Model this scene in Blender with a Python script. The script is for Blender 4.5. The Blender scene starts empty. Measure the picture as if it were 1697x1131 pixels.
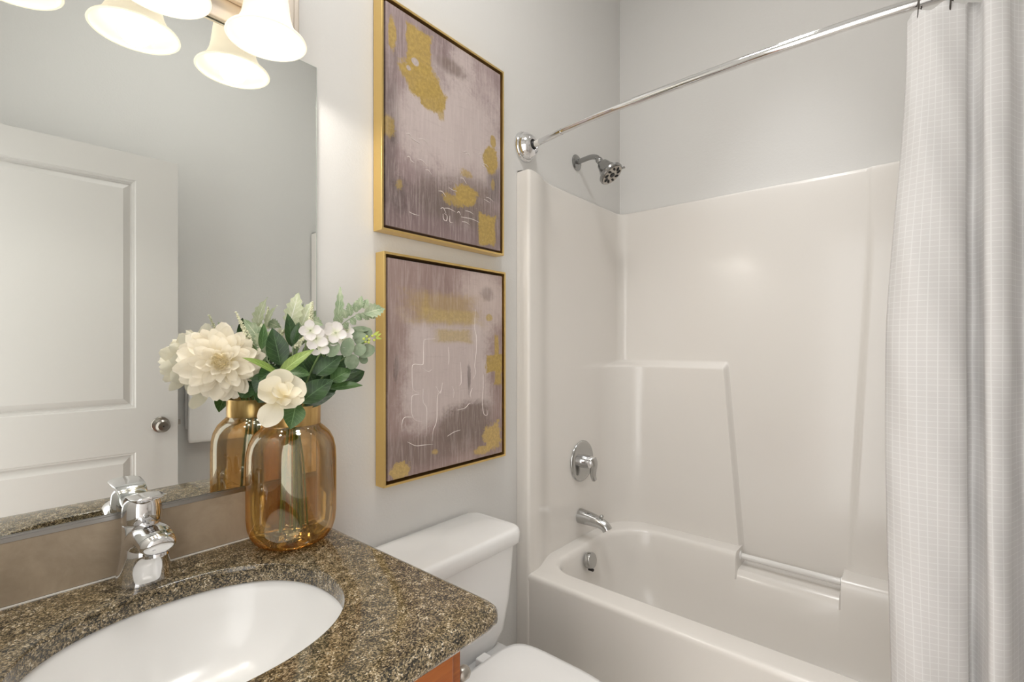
import bpy, bmesh, math, random
from math import sin, cos, pi, radians, sqrt, atan2
from mathutils import Vector, Matrix
random.seed(7)
SC = bpy.context.scene
COL = SC.collection

# ------------------------------------------------------------------ camera, world, exposure
CAM_D, CAM_H, FOC = 1.12, 1.25, 798.0
YAW = 40.038
cam = bpy.data.cameras.new('camera')
cam.sensor_width = 36.0
cam.lens = FOC / 1697.0 * 36.0
cam.shift_y = 7.5 / 1697.0
cam.clip_start = 0.02
cam_o = bpy.data.objects.new('camera', cam)
cam_o.location = (0, -CAM_D, CAM_H)
cam_o.rotation_euler = (radians(90), 0, radians(YAW - 90))
COL.objects.link(cam_o)
SC.camera = cam_o

w = bpy.data.worlds.new('hallway_daylight')
SC.world = w
w.use_nodes = True
w.node_tree.nodes['Background'].inputs[0].default_value = (1.0, 0.985, 0.96, 1)
w.node_tree.nodes['Background'].inputs[1].default_value = 2.9
SC.view_settings.view_transform = 'Standard'
SC.view_settings.look = 'None'
SC.view_settings.exposure = 0.14
SC.view_settings.gamma = 1.0
SC.view_settings.use_curve_mapping = False
BULB = 4.0           # bulb face radiance
SHADE_GLOW = 0.40    # glow of the lit frosted glass
LAMP_W = 3.3         # watts thrown down by each bulb
CEIL_W = 6.0         # radiance of the lens in the added down-light over the tub
SPOT_W = 32.0        # watts of the added down-light that lifts the tub rim and basin
DOME_W = 35.0        # radiance of the added dome light that fills the upper walls

# ------------------------------------------------------------------ picture -> place helper (used to measure, while building)
_y = radians(YAW)
FW = Vector((cos(_y), sin(_y), 0)); RT = Vector((sin(_y), -cos(_y), 0)); CC = Vector((0, -CAM_D, CAM_H))
def at(px, py, y):
    r = FW + RT * ((px - 848.5) / FOC) - Vector((0, 0, (py - 573.0) / FOC))
    return CC + r * ((y - CC.y) / r.y)

# ------------------------------------------------------------------ materials
def mat(name, col=(.8, .8, .8), rough=.5, metal=0., **kw):
    m = bpy.data.materials.new(name); m.use_nodes = True
    b = m.node_tree.nodes['Principled BSDF']
    b.inputs['Base Color'].default_value = (*col, 1)
    b.inputs['Roughness'].default_value = rough
    b.inputs['Metallic'].default_value = metal
    for k, v in kw.items():
        b.inputs[k.replace('_', ' ')].default_value = v
    return m
class NG:
    """small node-graph writer"""
    def __init__(s, m):
        s.m = m; s.t = m.node_tree; s.n = s.t.nodes; s.l = s.t.links; s.b = s.n.get('Principled BSDF')
    def new(s, typ, **props):
        o = s.n.new(typ)
        for k, v in props.items(): setattr(o, k, v)
        return o
    def set(s, sock, v):
        if isinstance(v, bpy.types.NodeSocket): s.l.new(v, sock)
        elif isinstance(v, (tuple, list)) and sock.type == 'RGBA' and len(v) == 3: sock.default_value = (*v, 1)
        else: sock.default_value = v
    def math(s, op, a, b=0., c=0., clamp=False):
        o = s.new('ShaderNodeMath', operation=op, use_clamp=clamp)
        s.set(o.inputs[0], a); s.set(o.inputs[1], b); s.set(o.inputs[2], c)
        return o.outputs[0]
    def noise(s, vec, scale, detail=4., rough=.55, dist=0.):
        o = s.new('ShaderNodeTexNoise')
        s.set(o.inputs['Vector'], vec); o.inputs['Scale'].default_value = scale; o.inputs['Detail'].default_value = detail
        o.inputs['Roughness'].default_value = rough; o.inputs['Distortion'].default_value = dist
        return o.outputs[0]
    def vscale(s, vec, sc, off=(0, 0, 0)):
        o = s.new('ShaderNodeMapping'); s.set(o.inputs[0], vec)
        o.inputs['Scale'].default_value = sc; o.inputs['Location'].default_value = off
        return o.outputs[0]
    def coord(s, which='Object'):
        return s.new('ShaderNodeTexCoord').outputs[which]
    def mix(s, f, a, b, blend='MIX'):
        o = s.new('ShaderNodeMix', data_type='RGBA', blend_type=blend)
        s.set(o.inputs[0], f); s.set(o.inputs[6], a); s.set(o.inputs[7], b)
        return o.outputs[2]
    def ramp(s, f, stops, interp='LINEAR'):
        o = s.new('ShaderNodeValToRGB'); s.set(o.inputs[0], f); r = o.color_ramp; r.interpolation = interp
        while len(r.elements) < len(stops): r.elements.new(.5)
        for e, (p, c) in zip(r.elements, stops): e.position = p; e.color = (*c, 1)
        return o.outputs[0]
    def smooth(s, f, lo, hi):
        o = s.new('ShaderNodeMapRange', interpolation_type='SMOOTHSTEP')
        s.set(o.inputs[0], f); o.inputs[1].default_value = lo; o.inputs[2].default_value = hi
        return o.outputs[0]
    def bump(s, h, strength=.2, dist=.001):
        o = s.new('ShaderNodeBump'); o.inputs['Strength'].default_value = strength; o.inputs['Distance'].default_value = dist
        s.set(o.inputs['Height'], h); s.l.new(o.outputs[0], s.b.inputs['Normal'])
    def base(s, c): s.set(s.b.inputs['Base Color'], c)

def wall_mat(name, col):
    m = mat(name, col, .75); g = NG(m); c = g.coord()
    h = g.math('ADD', g.noise(c, 130, 3), g.math('MULTIPLY', g.noise(c, 380, 2), .4))
    g.bump(h, .22, .0022)
    return m
M = {}
M['wall'] = wall_mat('painted_drywall', (.69, .68, .66))
M['ceiling'] = wall_mat('ceiling_paint', (.87, .865, .85))
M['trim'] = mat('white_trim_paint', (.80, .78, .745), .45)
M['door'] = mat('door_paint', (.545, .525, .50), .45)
M['floor'] = mat('floor_tile', (.55, .50, .44), .4)
g = NG(M['floor']); c = g.coord()
br = g.new('ShaderNodeTexBrick'); g.set(br.inputs['Vector'], c); br.offset = 0
br.inputs['Scale'].default_value = 1; br.inputs['Brick Width'].default_value = .3; br.inputs['Row Height'].default_value = .3
br.inputs['Mortar Size'].default_value = .004
br.inputs['Color1'].default_value = (.70, .66, .60, 1); br.inputs['Color2'].default_value = (.67, .63, .57, 1); br.inputs['Mortar'].default_value = (.4, .37, .33, 1)
g.base(br.outputs[0])
M['chrome'] = mat('polished_chrome', (.78, .78, .79), .06, 1.)
M['dchrome'] = mat('satin_chrome', (.50, .50, .49), .16, 1.)
M['greychrome'] = mat('grey_chrome', (.36, .36, .355), .2, 1.)
M['aged'] = mat('aged_nickel', (.27, .245, .215), .28, 1.)
M['nickel'] = mat('brushed_nickel', (.46, .43, .39), .32, 1.)
M['plate'] = mat('brushed_nickel_plate', (.80, .72, .63), .34, 1.)
M['dark'] = mat('dark_void', (.02, .018, .016), .6)
M['iron'] = mat('bronze_wire', (.10, .09, .08), .35, .8)
M['porcelain'] = mat('white_porcelain', (.84, .835, .825), .20, Coat_Weight=.12, Coat_Roughness=.06)
M['plastic'] = mat('white_seat_plastic', (.83, .825, .815), .16)
M['tub'] = mat('almond_acrylic', (.775, .742, .70), .20, Coat_Weight=.15, Coat_Roughness=.10)
M['mirror'] = mat('mirror_silver', (.83, .855, .84), .0, 1.)
M['mirror_edge'] = mat('mirror_edge_glass', (.42, .46, .42), .12)
M['channel'] = mat('aluminium_channel', (.42, .41, .40), .3, 1.)
M['caulk'] = mat('white_caulk', (.80, .78, .74), .5)
M['brass'] = mat('brushed_brass', (.60, .40, .16), .28, 1.)
g = NG(M['brass']); c = g.coord()
n = g.noise(g.vscale(c, (60, 60, 9)), 1, 3); g.base(g.ramp(n, [(.3, (.40, .24, .08)), (.7, (.68, .47, .20))]))
M['gold'] = mat('gold_leaf_frame', (.80, .58, .23), .34, 1.)
M['rim_dark'] = mat('dark_gap_backing', (.045, .022, .014), .5)  # dark backing behind the gap between frame and canvas
M['black'] = mat('black_rubber', (.012, .012, .012), .45)
M['brown'] = mat('backsplash_slab', (.24, .20, .165), .3)
g = NG(M['brown']); c = g.coord()
n = g.noise(c, 9, 6, .65, .4); n2 = g.noise(c, 240, 2)
g.base(g.mix(g.math('MULTIPLY', g.smooth(n2, .70, .78), .3), g.ramp(n, [(.3, (.31, .245, .175)), (.55, (.42, .34, .25)), (.75, (.50, .41, .31))]), (.38, .33, .27)))
M['wood'] = mat('cherry_wood', (.40, .13, .03), .38, Coat_Weight=.12, Coat_Roughness=.15)
g = NG(M['wood']); c = g.coord()
n = g.noise(g.vscale(c, (3, 3, 38), (0, 0, 0)), 1.4, 6, .6, .6)
n2 = g.noise(g.vscale(c, (60, 60, 420)), 1, 2)
g.base(g.mix(g.math('MULTIPLY', n2, .3), g.ramp(n, [(.25, (.20, .045, .006)), (.5, (.37, .10, .014)), (.75, (.48, .15, .024))]), (.22, .06, .015)))

# granite: olive brown with black, amber and pale grains
m = M['granite'] = mat('speckled_granite', (.2, .16, .1), .12, Coat_Weight=.25, Coat_Roughness=.05)
g = NG(m); c = g.coord()
cw = g.new('ShaderNodeVectorMath', operation='MULTIPLY_ADD')
g.l.new(c, cw.inputs[0]); cw.inputs[1].default_value = (1, 1, 1)
nz = g.new('ShaderNodeTexNoise'); g.l.new(c, nz.inputs['Vector']); nz.inputs['Scale'].default_value = 420
nv = g.new('ShaderNodeVectorMath', operation='SCALE'); g.l.new(nz.outputs[1], nv.inputs[0]); nv.inputs['Scale'].default_value = .003
g.l.new(nv.outputs[0], cw.inputs[2])
v1 = g.new('ShaderNodeTexVoronoi'); g.l.new(cw.outputs[0], v1.inputs['Vector']); v1.inputs['Scale'].default_value = 520
sep = g.new('ShaderNodeSeparateColor'); g.l.new(v1.outputs['Color'], sep.inputs[0])
cl = g.noise(c, 55, 4, .6)
f = g.math('ADD', g.math('MULTIPLY', sep.outputs[0], .78), g.math('MULTIPLY', g.math('SUBTRACT', cl, .5), 1.0), clamp=True)
colr = g.ramp(f, [(0., (.016, .015, .013)), (.19, (.065, .054, .036)), (.34, (.145, .112, .062)), (.50, (.235, .18, .105)), (.64, (.36, .285, .18)), (.79, (.62, .54, .41))], 'CONSTANT')
big = g.noise(c, 11, 3)
g.base(g.mix(g.math('MULTIPLY', g.smooth(big, .45, .7),   .16), colr, (.24, .16, .06)))

# amber glass: tinted clear wall with a lustre coating
m = M['amber'] = bpy.data.materials.new('amber_lustre_glass'); m.use_nodes = True
g = NG(m); g.n.remove(g.b)
tr = g.new('ShaderNodeBsdfTransparent'); tr.inputs[0].default_value = (.92, .67, .37, 1)
gl = g.new('ShaderNodeBsdfGlossy'); gl.inputs['Roughness'].default_value = .02
lw = g.new('ShaderNodeLayerWeight'); lw.inputs['Blend'].default_value = .35
g.l.new(g.ramp(lw.outputs['Facing'], [(.0, (.86, .84, .66)), (.35, (.80, .84, .76)), (.6, (.95, .82, .56)), (1., (.95, .70, .42))]), gl.inputs['Color'])
mx = g.new('ShaderNodeMixShader')
fr = g.math('ADD', g.math('MULTIPLY', lw.outputs['Fresnel'], .65), .13, clamp=True)
g.l.new(fr, mx.inputs[0]); g.l.new(tr.outputs[0], mx.inputs[1]); g.l.new(gl.outputs[0], mx.inputs[2])
g.l.new(mx.outputs[0], g.n['Material Output'].inputs[0])

# frosted shade glass (lit) and bulb
m = M['shade'] = bpy.data.materials.new('frosted_shade_glass'); m.use_nodes = True
g = NG(m); g.n.remove(g.b)
df = g.new('ShaderNodeBsdfDiffuse'); df.inputs[0].default_value = (.86, .82, .72, 1)
tl = g.new('ShaderNodeBsdfTranslucent'); tl.inputs[0].default_value = (.90, .82, .66, 1)
em = g.new('ShaderNodeEmission'); em.inputs[0].default_value = (1, .90, .74, 1); em.inputs[1].default_value = SHADE_GLOW
mx = g.new('ShaderNodeMixShader'); mx.inputs[0].default_value = .10
g.l.new(df.outputs[0], mx.inputs[1]); g.l.new(tl.outputs[0], mx.inputs[2])
ad = g.new('ShaderNodeAddShader'); g.l.new(mx.outputs[0], ad.inputs[0]); g.l.new(em.outputs[0], ad.inputs[1])
g.l.new(ad.outputs[0], g.n['Material Output'].inputs[0])
def emis(name, col, st):
    m = bpy.data.materials.new(name); m.use_nodes = True
    g = NG(m); g.n.remove(g.b); e = g.new('ShaderNodeEmission'); e.inputs[0].default_value = (*col, 1); e.inputs[1].default_value = st
    g.l.new(e.outputs[0], g.n['Material Output'].inputs[0]); return m
M['bulb'] = emis('lit_bulb', (1, .90, .76), BULB)
M['dome'] = emis('added_dome_glow', (1, .98, .95), DOME_W)  # glow of the added, unseen dome light
M['diffuser'] = emis('added_downlight_glow', (1, .97, .93), CEIL_W)  # glow of the added, unseen down-light

# cloths
def cloth(name, col, trans, grid=True):
    m = mat(name, col, .85); g = NG(m); b = g.b
    uv = g.new('ShaderNodeUVMap').outputs[0]
    sp = g.new('ShaderNodeSeparateXYZ'); g.l.new(uv, sp.inputs[0])
    weave = g.math('MULTIPLY', g.math('SINE', g.math('MULTIPLY', sp.outputs[0], 5200)), g.math('SINE', g.math('MULTIPLY', sp.outputs[1], 5200)))
    if grid:
        def line(s, pitch):
            fr = g.math('ABSOLUTE', g.math('SUBTRACT', g.math('FRACT', g.math('DIVIDE', s, pitch)), .5))
            return g.math('LESS_THAN', fr, .055)
        ln = g.math('MAXIMUM', line(sp.outputs[0], .0165), line(sp.outputs[1], .0125))
        tint = g.noise(g.vscale(uv, (9, 3, 1)), 1, 2)
        base = g.mix(g.math('MULTIPLY', tint, .35), col, tuple(x * .93 for x in col))
        g.base(g.mix(g.math('MULTIPLY', ln, .65), base, (.97, .97, .96)))
        h = g.math('ADD', g.math('MULTIPLY', ln, 1.0), g.math('MULTIPLY', weave, .06))
        g.bump(h, .14, .0009)
    else:
        nn = g.noise(g.coord(), 520, 3); g.bump(nn, .7, .003)
    tl = g.new('ShaderNodeBsdfTranslucent'); tl.inputs[0].default_value = (*col, 1)
    mx = g.new('ShaderNodeMixShader'); mx.inputs[0].default_value = trans
    out = g.n['Material Output']
    g.l.new(b.outputs[0], mx.inputs[1]); g.l.new(tl.outputs[0], mx.inputs[2]); g.l.new(mx.outputs[0], out.inputs[0])
    return m
M['curtain'] = cloth('white_windowpane_cloth', (.80, .785, .775), .22)
M['liner'] = cloth('plain_liner', (.80, .79, .78), .25, False)
M['towel'] = cloth('white_terry', (.93, .92, .90), .05, False)

def plant(name, a, b_, rough=.5, trans=.18, vein=True):
    m = mat(name, a, rough); g = NG(m); c = g.coord()
    n = g.noise(c, 45, 4); col = g.mix(g.smooth(n, .3, .75), a, b_)
    if vein:
        uv = g.new('ShaderNodeUVMap').outputs[0]
        sp = g.new('ShaderNodeSeparateXYZ'); g.l.new(uv, sp.inputs[0])
        side = g.math('ABSOLUTE', g.math('SUBTRACT', sp.outputs[0], .5))
        mid = g.math('LESS_THAN', side, .022)
        rib = g.math('ABSOLUTE', g.math('SUBTRACT', g.math('FRACT', g.math('ADD', g.math('MULTIPLY', sp.outputs[1], 7), g.math('MULTIPLY', side, -3.2))), .5))
        rb = g.math('MULTIPLY', g.math('LESS_THAN', rib, .05), .55)
        vn = g.math('MAXIMUM', mid, rb)
        col = g.mix(g.math('MULTIPLY', vn, .55), col, tuple(min(1, x * 1.9 + .05) for x in b_))
        g.bump(g.math('MULTIPLY', vn, -1.), .4, .001)
    g.base(col)
    tl = g.new('ShaderNodeBsdfTranslucent'); g.l.new(col, tl.inputs[0])
    mx = g.new('ShaderNodeMixShader'); mx.inputs[0].default_value = trans; out = g.n['Material Output']
    g.l.new(g.b.outputs[0], mx.inputs[1]); g.l.new(tl.outputs[0], mx.inputs[2]); g.l.new(mx.outputs[0], out.inputs[0])
    return m
def petal_mat(name, inner, outer, trans=.3):
    m = mat(name, outer, .6); g = NG(m)
    uv = g.new('ShaderNodeUVMap').outputs[0]
    sp = g.new('ShaderNodeSeparateXYZ'); g.l.new(uv, sp.inputs[0])
    st = g.noise(g.vscale(uv, (22, 2, 1)), 1, 3)
    col = g.mix(g.smooth(sp.outputs[1], .0, .55), inner, outer)
    g.base(col); g.bump(st, .25, .002)
    tl = g.new('ShaderNodeBsdfTranslucent'); g.l.new(col, tl.inputs[0])
    mx = g.new('ShaderNodeMixShader'); mx.inputs[0].default_value = trans; out = g.n['Material Output']
    g.l.new(g.b.outputs[0], mx.inputs[1]); g.l.new(tl.outputs[0], mx.inputs[2]); g.l.new(mx.outputs[0], out.inputs[0])
    return m
M['petal'] = petal_mat('cream_petal', (.96, .86, .56), (.94, .885, .76), .28)
M['petal_c'] = petal_mat('cream_heart', (.97, .90, .68), (.97, .91, .74), .5)
M['petal_m'] = petal_mat('ivory_petal', (.90, .80, .54), (.91, .86, .72))
M['petal_h'] = petal_mat('blush_white_petal', (.80, .82, .62), (.88, .84, .82))
M['leaf_dark'] = plant('dark_green_leaf', (.012, .040, .009), (.034, .085, .020), .38, .08)
M['leaf_mid'] = plant('mid_green_leaf', (.05, .12, .03), (.10, .19, .06), .4)
M['leaf_lime'] = plant('lime_green_leaf', (.20, .31, .06), (.30, .40, .11), .45, .3)
M['leaf_dusty'] = plant('dusty_pale_leaf', (.27, .37, .22), (.48, .54, .38), .7, .25)
M['leaf_pale'] = plant('pale_felt_leaf', (.50, .56, .36), (.66, .68, .50), .7, .35)
M['leaf_euc'] = plant('grey_green_leaf', (.19, .26, .16), (.33, .39, .27), .6, .15, False)
M['berry'] = mat('lime_berry', (.52, .60, .12), .45)
M['stem'] = plant('green_stem', (.10, .17, .05), (.16, .24, .08), .5, .0, False)
M['bud'] = mat('cream_bud', (.72, .72, .52), .7)

# ------------------------------------------------------------------ mesh builder
class MB:
    def __init__(s): s.v = []; s.f = []; s.uv = {}; s.mi = {}
    def add(s, vs, fs, uvs=None, mi=0):
        o = len(s.v); s.v += [Vector(p) for p in vs]
        for i, fc in enumerate(fs):
            k = len(s.f); s.f.append([o + j for j in fc])
            if uvs: s.uv[k] = [uvs[j] for j in fc]
            if mi: s.mi[k] = mi
        return s
    def box(s, lo, hi):
        (a, b, c), (d, e, f) = lo, hi
        return s.add([(a, b, c), (d, b, c), (d, e, c), (a, e, c), (a, b, f), (d, b, f), (d, e, f), (a, e, f)],
                     [(0, 3, 2, 1), (4, 5, 6, 7), (0, 1, 5, 4), (1, 2, 6, 5), (2, 3, 7, 6), (3, 0, 4, 7)])
    def loft(s, rings, closed=True, cap0=True, cap1=True, uv=False):
        n = len(rings[0]); vs = [p for r in rings for p in r]; fs = []
        m = n if closed else n - 1
        for i in range(len(rings) - 1):
            for j in range(m):
                k = (j + 1) % n
                fs.append((i * n + j, i * n + k, (i + 1) * n + k, (i + 1) * n + j))
        if cap0: fs.append(tuple(range(n - 1, -1, -1)))
        if cap1: fs.append(tuple((len(rings) - 1) * n + j for j in range(n)))
        return s.add(vs, fs)
    def grid(s, P, mi=0):
        """P: rows of points -> surface with uv in row/col fraction"""
        R, Cn = len(P), len(P[0]); vs = [p for r in P for p in r]
        uvs = [(j / (Cn - 1), i / (R - 1)) for i in range(R) for j in range(Cn)]
        fs = [(i * Cn + j, i * Cn + j + 1, (i + 1) * Cn + j + 1, (i + 1) * Cn + j) for i in range(R - 1) for j in range(Cn - 1)]
        return s.add(vs, fs, uvs, mi)
    def lathe(s, prof, c=(0, 0, 0), axis=(0, 0, 1), n=40, cap0=True, cap1=True, sx=1., sy=1.):
        c = Vector(c); a = Vector(axis).normalized()
        u = a.orthogonal().normalized() if abs(a.z) < .999 else Vector((1, 0, 0)); v = a.cross(u)
        rings = [[c + a * h + u * (r * sx * cos(2 * pi * k / n)) + v * (r * sy * sin(2 * pi * k / n)) for k in range(n)] for r, h in prof]
        return s.loft(rings, True, cap0, cap1)
    def tube(s, path, rad, n=14, sx=1., up=None, cap=True):
        P = [Vector(p) for p in path]; N = len(P)
        rr = rad if isinstance(rad, (list, tuple)) else [rad] * N
        rings = []; prev = None
        for i in range(N):
            t = (P[min(i + 1, N - 1)] - P[max(i - 1, 0)]).normalized()
            if prev is None:
                u = Vector(up) if up else t.orthogonal()
            else: u = prev
            u = (u - t * u.dot(t)).normalized(); prev = u; v = t.cross(u)
            q = rr[i]; a, b = (q if isinstance(q, tuple) else (q * sx, q))
            rings.append([P[i] + u * (a * cos(2 * pi * k / n)) + v * (b * sin(2 * pi * k / n)) for k in range(n)])
        return s.loft(rings, True, cap, cap)
    def sphere(s, c, r, n=20, m=12, sc=(1, 1, 1)):
        c = Vector(c); rings = []
        for i in range(1, m):
            th = pi * i / m
            rings.append([c + Vector((r * sc[0] * sin(th) * cos(2 * pi * k / n), r * sc[1] * sin(th) * sin(2 * pi * k / n), -r * sc[2] * cos(th))) for k in range(n)])
        return s.loft(rings)
    def torus(s, c, axis, R, r, n=28, m=10):
        c = Vector(c); a = Vector(axis).normalized(); u = a.orthogonal().normalized(); v = a.cross(u)
        rings = []
        for i in range(n + 1):
            d = u * cos(2 * pi * i / n) + v * sin(2 * pi * i / n)
            rings.append([c + d * (R + r * cos(2 * pi * k / m)) + a * (r * sin(2 * pi * k / m)) for k in range(m)])
        return s.loft(rings, True, False, False)

def wloc(o):
    l = Vector((0, 0, 0))
    while o: l += o.location; o = o.parent
    return l
def build(name, mb, mats, parent=None, smooth=40, bevel=0., subsurf=0, loc=None, solid=0., label=None):
    me = bpy.data.meshes.new(name)
    L = wloc(parent) if parent else Vector(loc or (0, 0, 0))
    me.from_pydata([tuple(p - L) for p in mb.v], [], mb.f)
    for m in (mats if isinstance(mats, (list, tuple)) else [mats]): me.materials.append(m)
    if mb.uv:
        ul = me.uv_layers.new(name='UVMap')
        for p in me.polygons:
            q = mb.uv.get(p.index)
            if q:
                for li, u in zip(p.loop_indices, q): ul.data[li].uv = u
    for k, i in mb.mi.items(): me.polygons[k].material_index = i
    bm = bmesh.new(); bm.from_mesh(me)
    bmesh.ops.recalc_face_normals(bm, faces=bm.faces); bm.to_mesh(me); bm.free()
    if smooth is not None:
        for p in me.polygons: p.use_smooth = True
        if smooth < 180: me.set_sharp_from_angle(angle=radians(smooth))
    o = bpy.data.objects.new(name, me); COL.objects.link(o)
    if parent: o.parent = parent
    else: o.location = L
    if bevel:
        b = o.modifiers.new('bevel', 'BEVEL'); b.width = bevel; b.segments = 4; b.limit_method = 'ANGLE'; b.angle_limit = radians(35)
    if solid:
        b = o.modifiers.new('solidify', 'SOLIDIFY'); b.thickness = solid; b.offset = 0
    if subsurf:
        b = o.modifiers.new('subsurf', 'SUBSURF'); b.levels = b.render_levels = subsurf
    if label: o['label'] = label
    return o
def tag(o, label, cat, group=None):
    o['label'] = label; o['category'] = cat
    if group: o['group'] = group
    return o
def thing(name, label, cat, loc=(0, 0, 0), group=None):
    o = bpy.data.objects.new(name, None); o.location = loc; o.empty_display_size = .05; COL.objects.link(o)
    return tag(o, label, cat, group)
def struct(name, mb, m, **k):
    o = build(name, mb, m, **k); o['kind'] = 'structure'; return o

def crom(P, n=8):
    """Catmull-Rom through points"""
    P = [Vector(p) for p in P]; out = []
    Q = [P[0] * 2 - P[1]] + P + [P[-1] * 2 - P[-2]]
    for i in range(1, len(Q) - 2):
        a, b, c, d = Q[i - 1], Q[i], Q[i + 1], Q[i + 2]
        for k in range(n):
            t = k / n
            out.append(.5 * ((2 * b) + (c - a) * t + (2 * a - 5 * b + 4 * c - d) * t * t + (3 * b - a - 3 * c + d) * t ** 3))
    out.append(P[-1]); return out
def sstep(x, a, b):
    t = max(0., min(1., (x - a) / (b - a))); return t * t * (3 - 2 * t)

# ------------------------------------------------------------------ the room
XL, XR, YF, ZC = -.12, 2.158, -1.53, 3.05
T = .10
struct('floor', MB().box((XL - T, YF - T, -.05), (XR + T, T, 0)), M['floor'], smooth=None)
struct('ceiling', MB().box((XL - T, YF - T, ZC), (XR + T, T, ZC + .05)), M['ceiling'], smooth=None)
struct('wall_back', MB().box((XL - T, 0, 0), (XR + T, T, ZC)), M['wall'], smooth=None)
struct('wall_right', MB().box((XR, YF, 0), (XR + T, 0, ZC)), M['wall'], smooth=None)
struct('wall_front', MB().box((XL - T, YF - T, 0), (XR + T, YF, ZC)), M['wall'], smooth=None)
mb = MB()
mb.box((XL - T, -.585, 0), (XL, 0, ZC)); mb.box((XL - T, YF, 0), (XL, -1.40, ZC)); mb.box((XL - T, -1.40, 2.06), (XL, -.585, ZC))
struct('wall_left', mb, M['wall'], smooth=None)
# casing round the doorway the camera looks in from
mb = MB()
mb.box((XL, -.585, 0), (XL + .015, -.525, 2.12)); mb.box((XL, -1.46, 0), (XL + .015, -1.40, 2.12)); mb.box((XL, -1.40, 2.06), (XL + .015, -.585, 2.12))
struct('trim_1', mb, M['trim'], smooth=None)
struct('baseboard_back', MB().box((.56, -.013, 0), (1.355, 0, .085)), M['trim'], smooth=None)
struct('baseboard_front', MB().box((XL + .02, YF, 0), (1.355, YF + .013, .085)), M['trim'], smooth=None)

# ------------------------------------------------------------------ door leaf, swung open in front of the front wall (seen in the mirror)
def door_leaf():
    W, H, TH = .780, 2.03, .035
    root = bpy.data.objects.new('door_1', None); root['kind'] = 'structure'
    root.location = (.66, -1.32, 0); root.rotation_euler = (0, 0, radians(3.94)); COL.objects.link(root)
    # local: -X from the free edge, front face at local y=0 (towards +y), leaf behind
    panels = [(.143, W - .143, .995, 1.923), (.143, W - .143, .24, .815)]
    xs = [0, .143, W - .143, W]; zs = [.008, .24, .815, .995, 1.923, H]
    mb = MB()
    for i in range(3):
        for k in range(5):
            a, b, c, d = -xs[i], -xs[i + 1], zs[k], zs[k + 1]
            if i == 1 and k in (1, 3):
                # moulded recess: ogee down, flat groove, slope back up to the raised field
                offs = [(0, 0), (.004, -.004), (.009, -.0055), (.014, -.0135), (.018, -.0145), (.041, -.0015), (.041, -.0015)]
                R = []
                for o, dp in offs:
                    R.append([(a - o, dp, c + o), (b + o, dp, c + o), (b + o, dp, d - o), (a - o, dp, d - o)])
                mb.loft(R, True, False, True)
            else:
                mb.add([(a, 0, c), (b, 0, c), (b, 0, d), (a, 0, d)], [(0, 1, 2, 3)])
    mb.add([(0, 0, .008), (-W, 0, .008), (-W, -TH, .008), (0, -TH, .008), (0, 0, H), (-W, 0, H), (-W, -TH, H), (0, -TH, H)],
           [(0, 1, 2, 3), (4, 5, 6, 7), (1, 2, 6, 5), (2, 3, 7, 6), (3, 0, 4, 7)])
    def bl(name, mb, m, par=root, **k):
        me = bpy.data.meshes.new(name); me.from_pydata([tuple(p) for p in mb.v], [], mb.f); me.materials.append(m)
        bm = bmesh.new(); bm.from_mesh(me); bmesh.ops.remove_doubles(bm, verts=bm.verts, dist=1e-5)
        bmesh.ops.recalc_face_normals(bm, faces=bm.faces); bm.to_mesh(me); bm.free()
        for p in me.polygons: p.use_smooth = True
        me.set_sharp_from_angle(angle=radians(25))
        o = bpy.data.objects.new(name, me); COL.objects.link(o); o.parent = par; return o
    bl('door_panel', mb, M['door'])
    kz, kx = .918, -.062
    kb = bl('door_knob', MB().lathe([(.033, .0), (.033, .004), (.030, .007), (.020, .010), (.012, .013), (.011, .030), (.017, .036), (.0245, .042), (.0265, .050), (.025, .058), (.018, .064), (.0035, .066)], (kx, 0, kz), (0, 1, 0), 36), M['aged'])
    bl('lock_button', MB().lathe([(.0028, .060), (.0028, .0665), (.001, .067)], (kx, 0, kz), (0, 1, 0), 12), M['dark'], kb)
    bl('latch_bolt', MB().box((.0, -.026, kz - .008), (.012, -.011, kz + .012)), M['nickel'])
door_leaf()

# ------------------------------------------------------------------ towel on a bar on the front wall (seen in the mirror)
t = thing('towel_bar', 'nickel towel bar on the wall beside the open door, seen in the mirror', 'towel bar', (.98, YF, 1.205))
build('bar', MB().tube([(.73, YF + .062, 1.205), (1.23, YF + .062, 1.205)], .009), M['nickel'], t)
for xx in (.74, 1.22):
    build('post', MB().lathe([(.024, 0), (.024, .006), (.012, .012), (.011, .072), (.0, .076)], (xx, YF, 1.205), (0, 1, 0), 24), M['nickel'], t)
rows = []
path = crom([(0, -.012, .86), (0, -.014, 1.0), (0, -.013, 1.17), (0, -.010, 1.205), (0, 0, 1.222), (0, .010, 1.205), (0, .013, 1.17), (0, .016, 1.0), (0, .018, .80)], 6)
for i, p in enumerate(path):
    row = []
    for j in range(25):
        u = j / 24; fz = 0
        wob = .0035 * sin(u * 19 + p.z * 3) * (1 if p.y > 0 else .5) * (1.2 - p.z)*3
        row.append((.735 + .40 * u - .012 * (1.2 - p.z) * (1 - u), YF + .062 + p.y * 1.4 + wob, p.z - .006 * sin(u * 3)))
    rows.append(row)
tw = build('towel', MB().grid(rows), M['towel'], loc=(.94, YF + .062, .80), smooth=180, solid=.012, subsurf=1)
tag(tw, 'white terry towel hanging over the bar beside the open door, seen in the mirror', 'towel')

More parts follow.
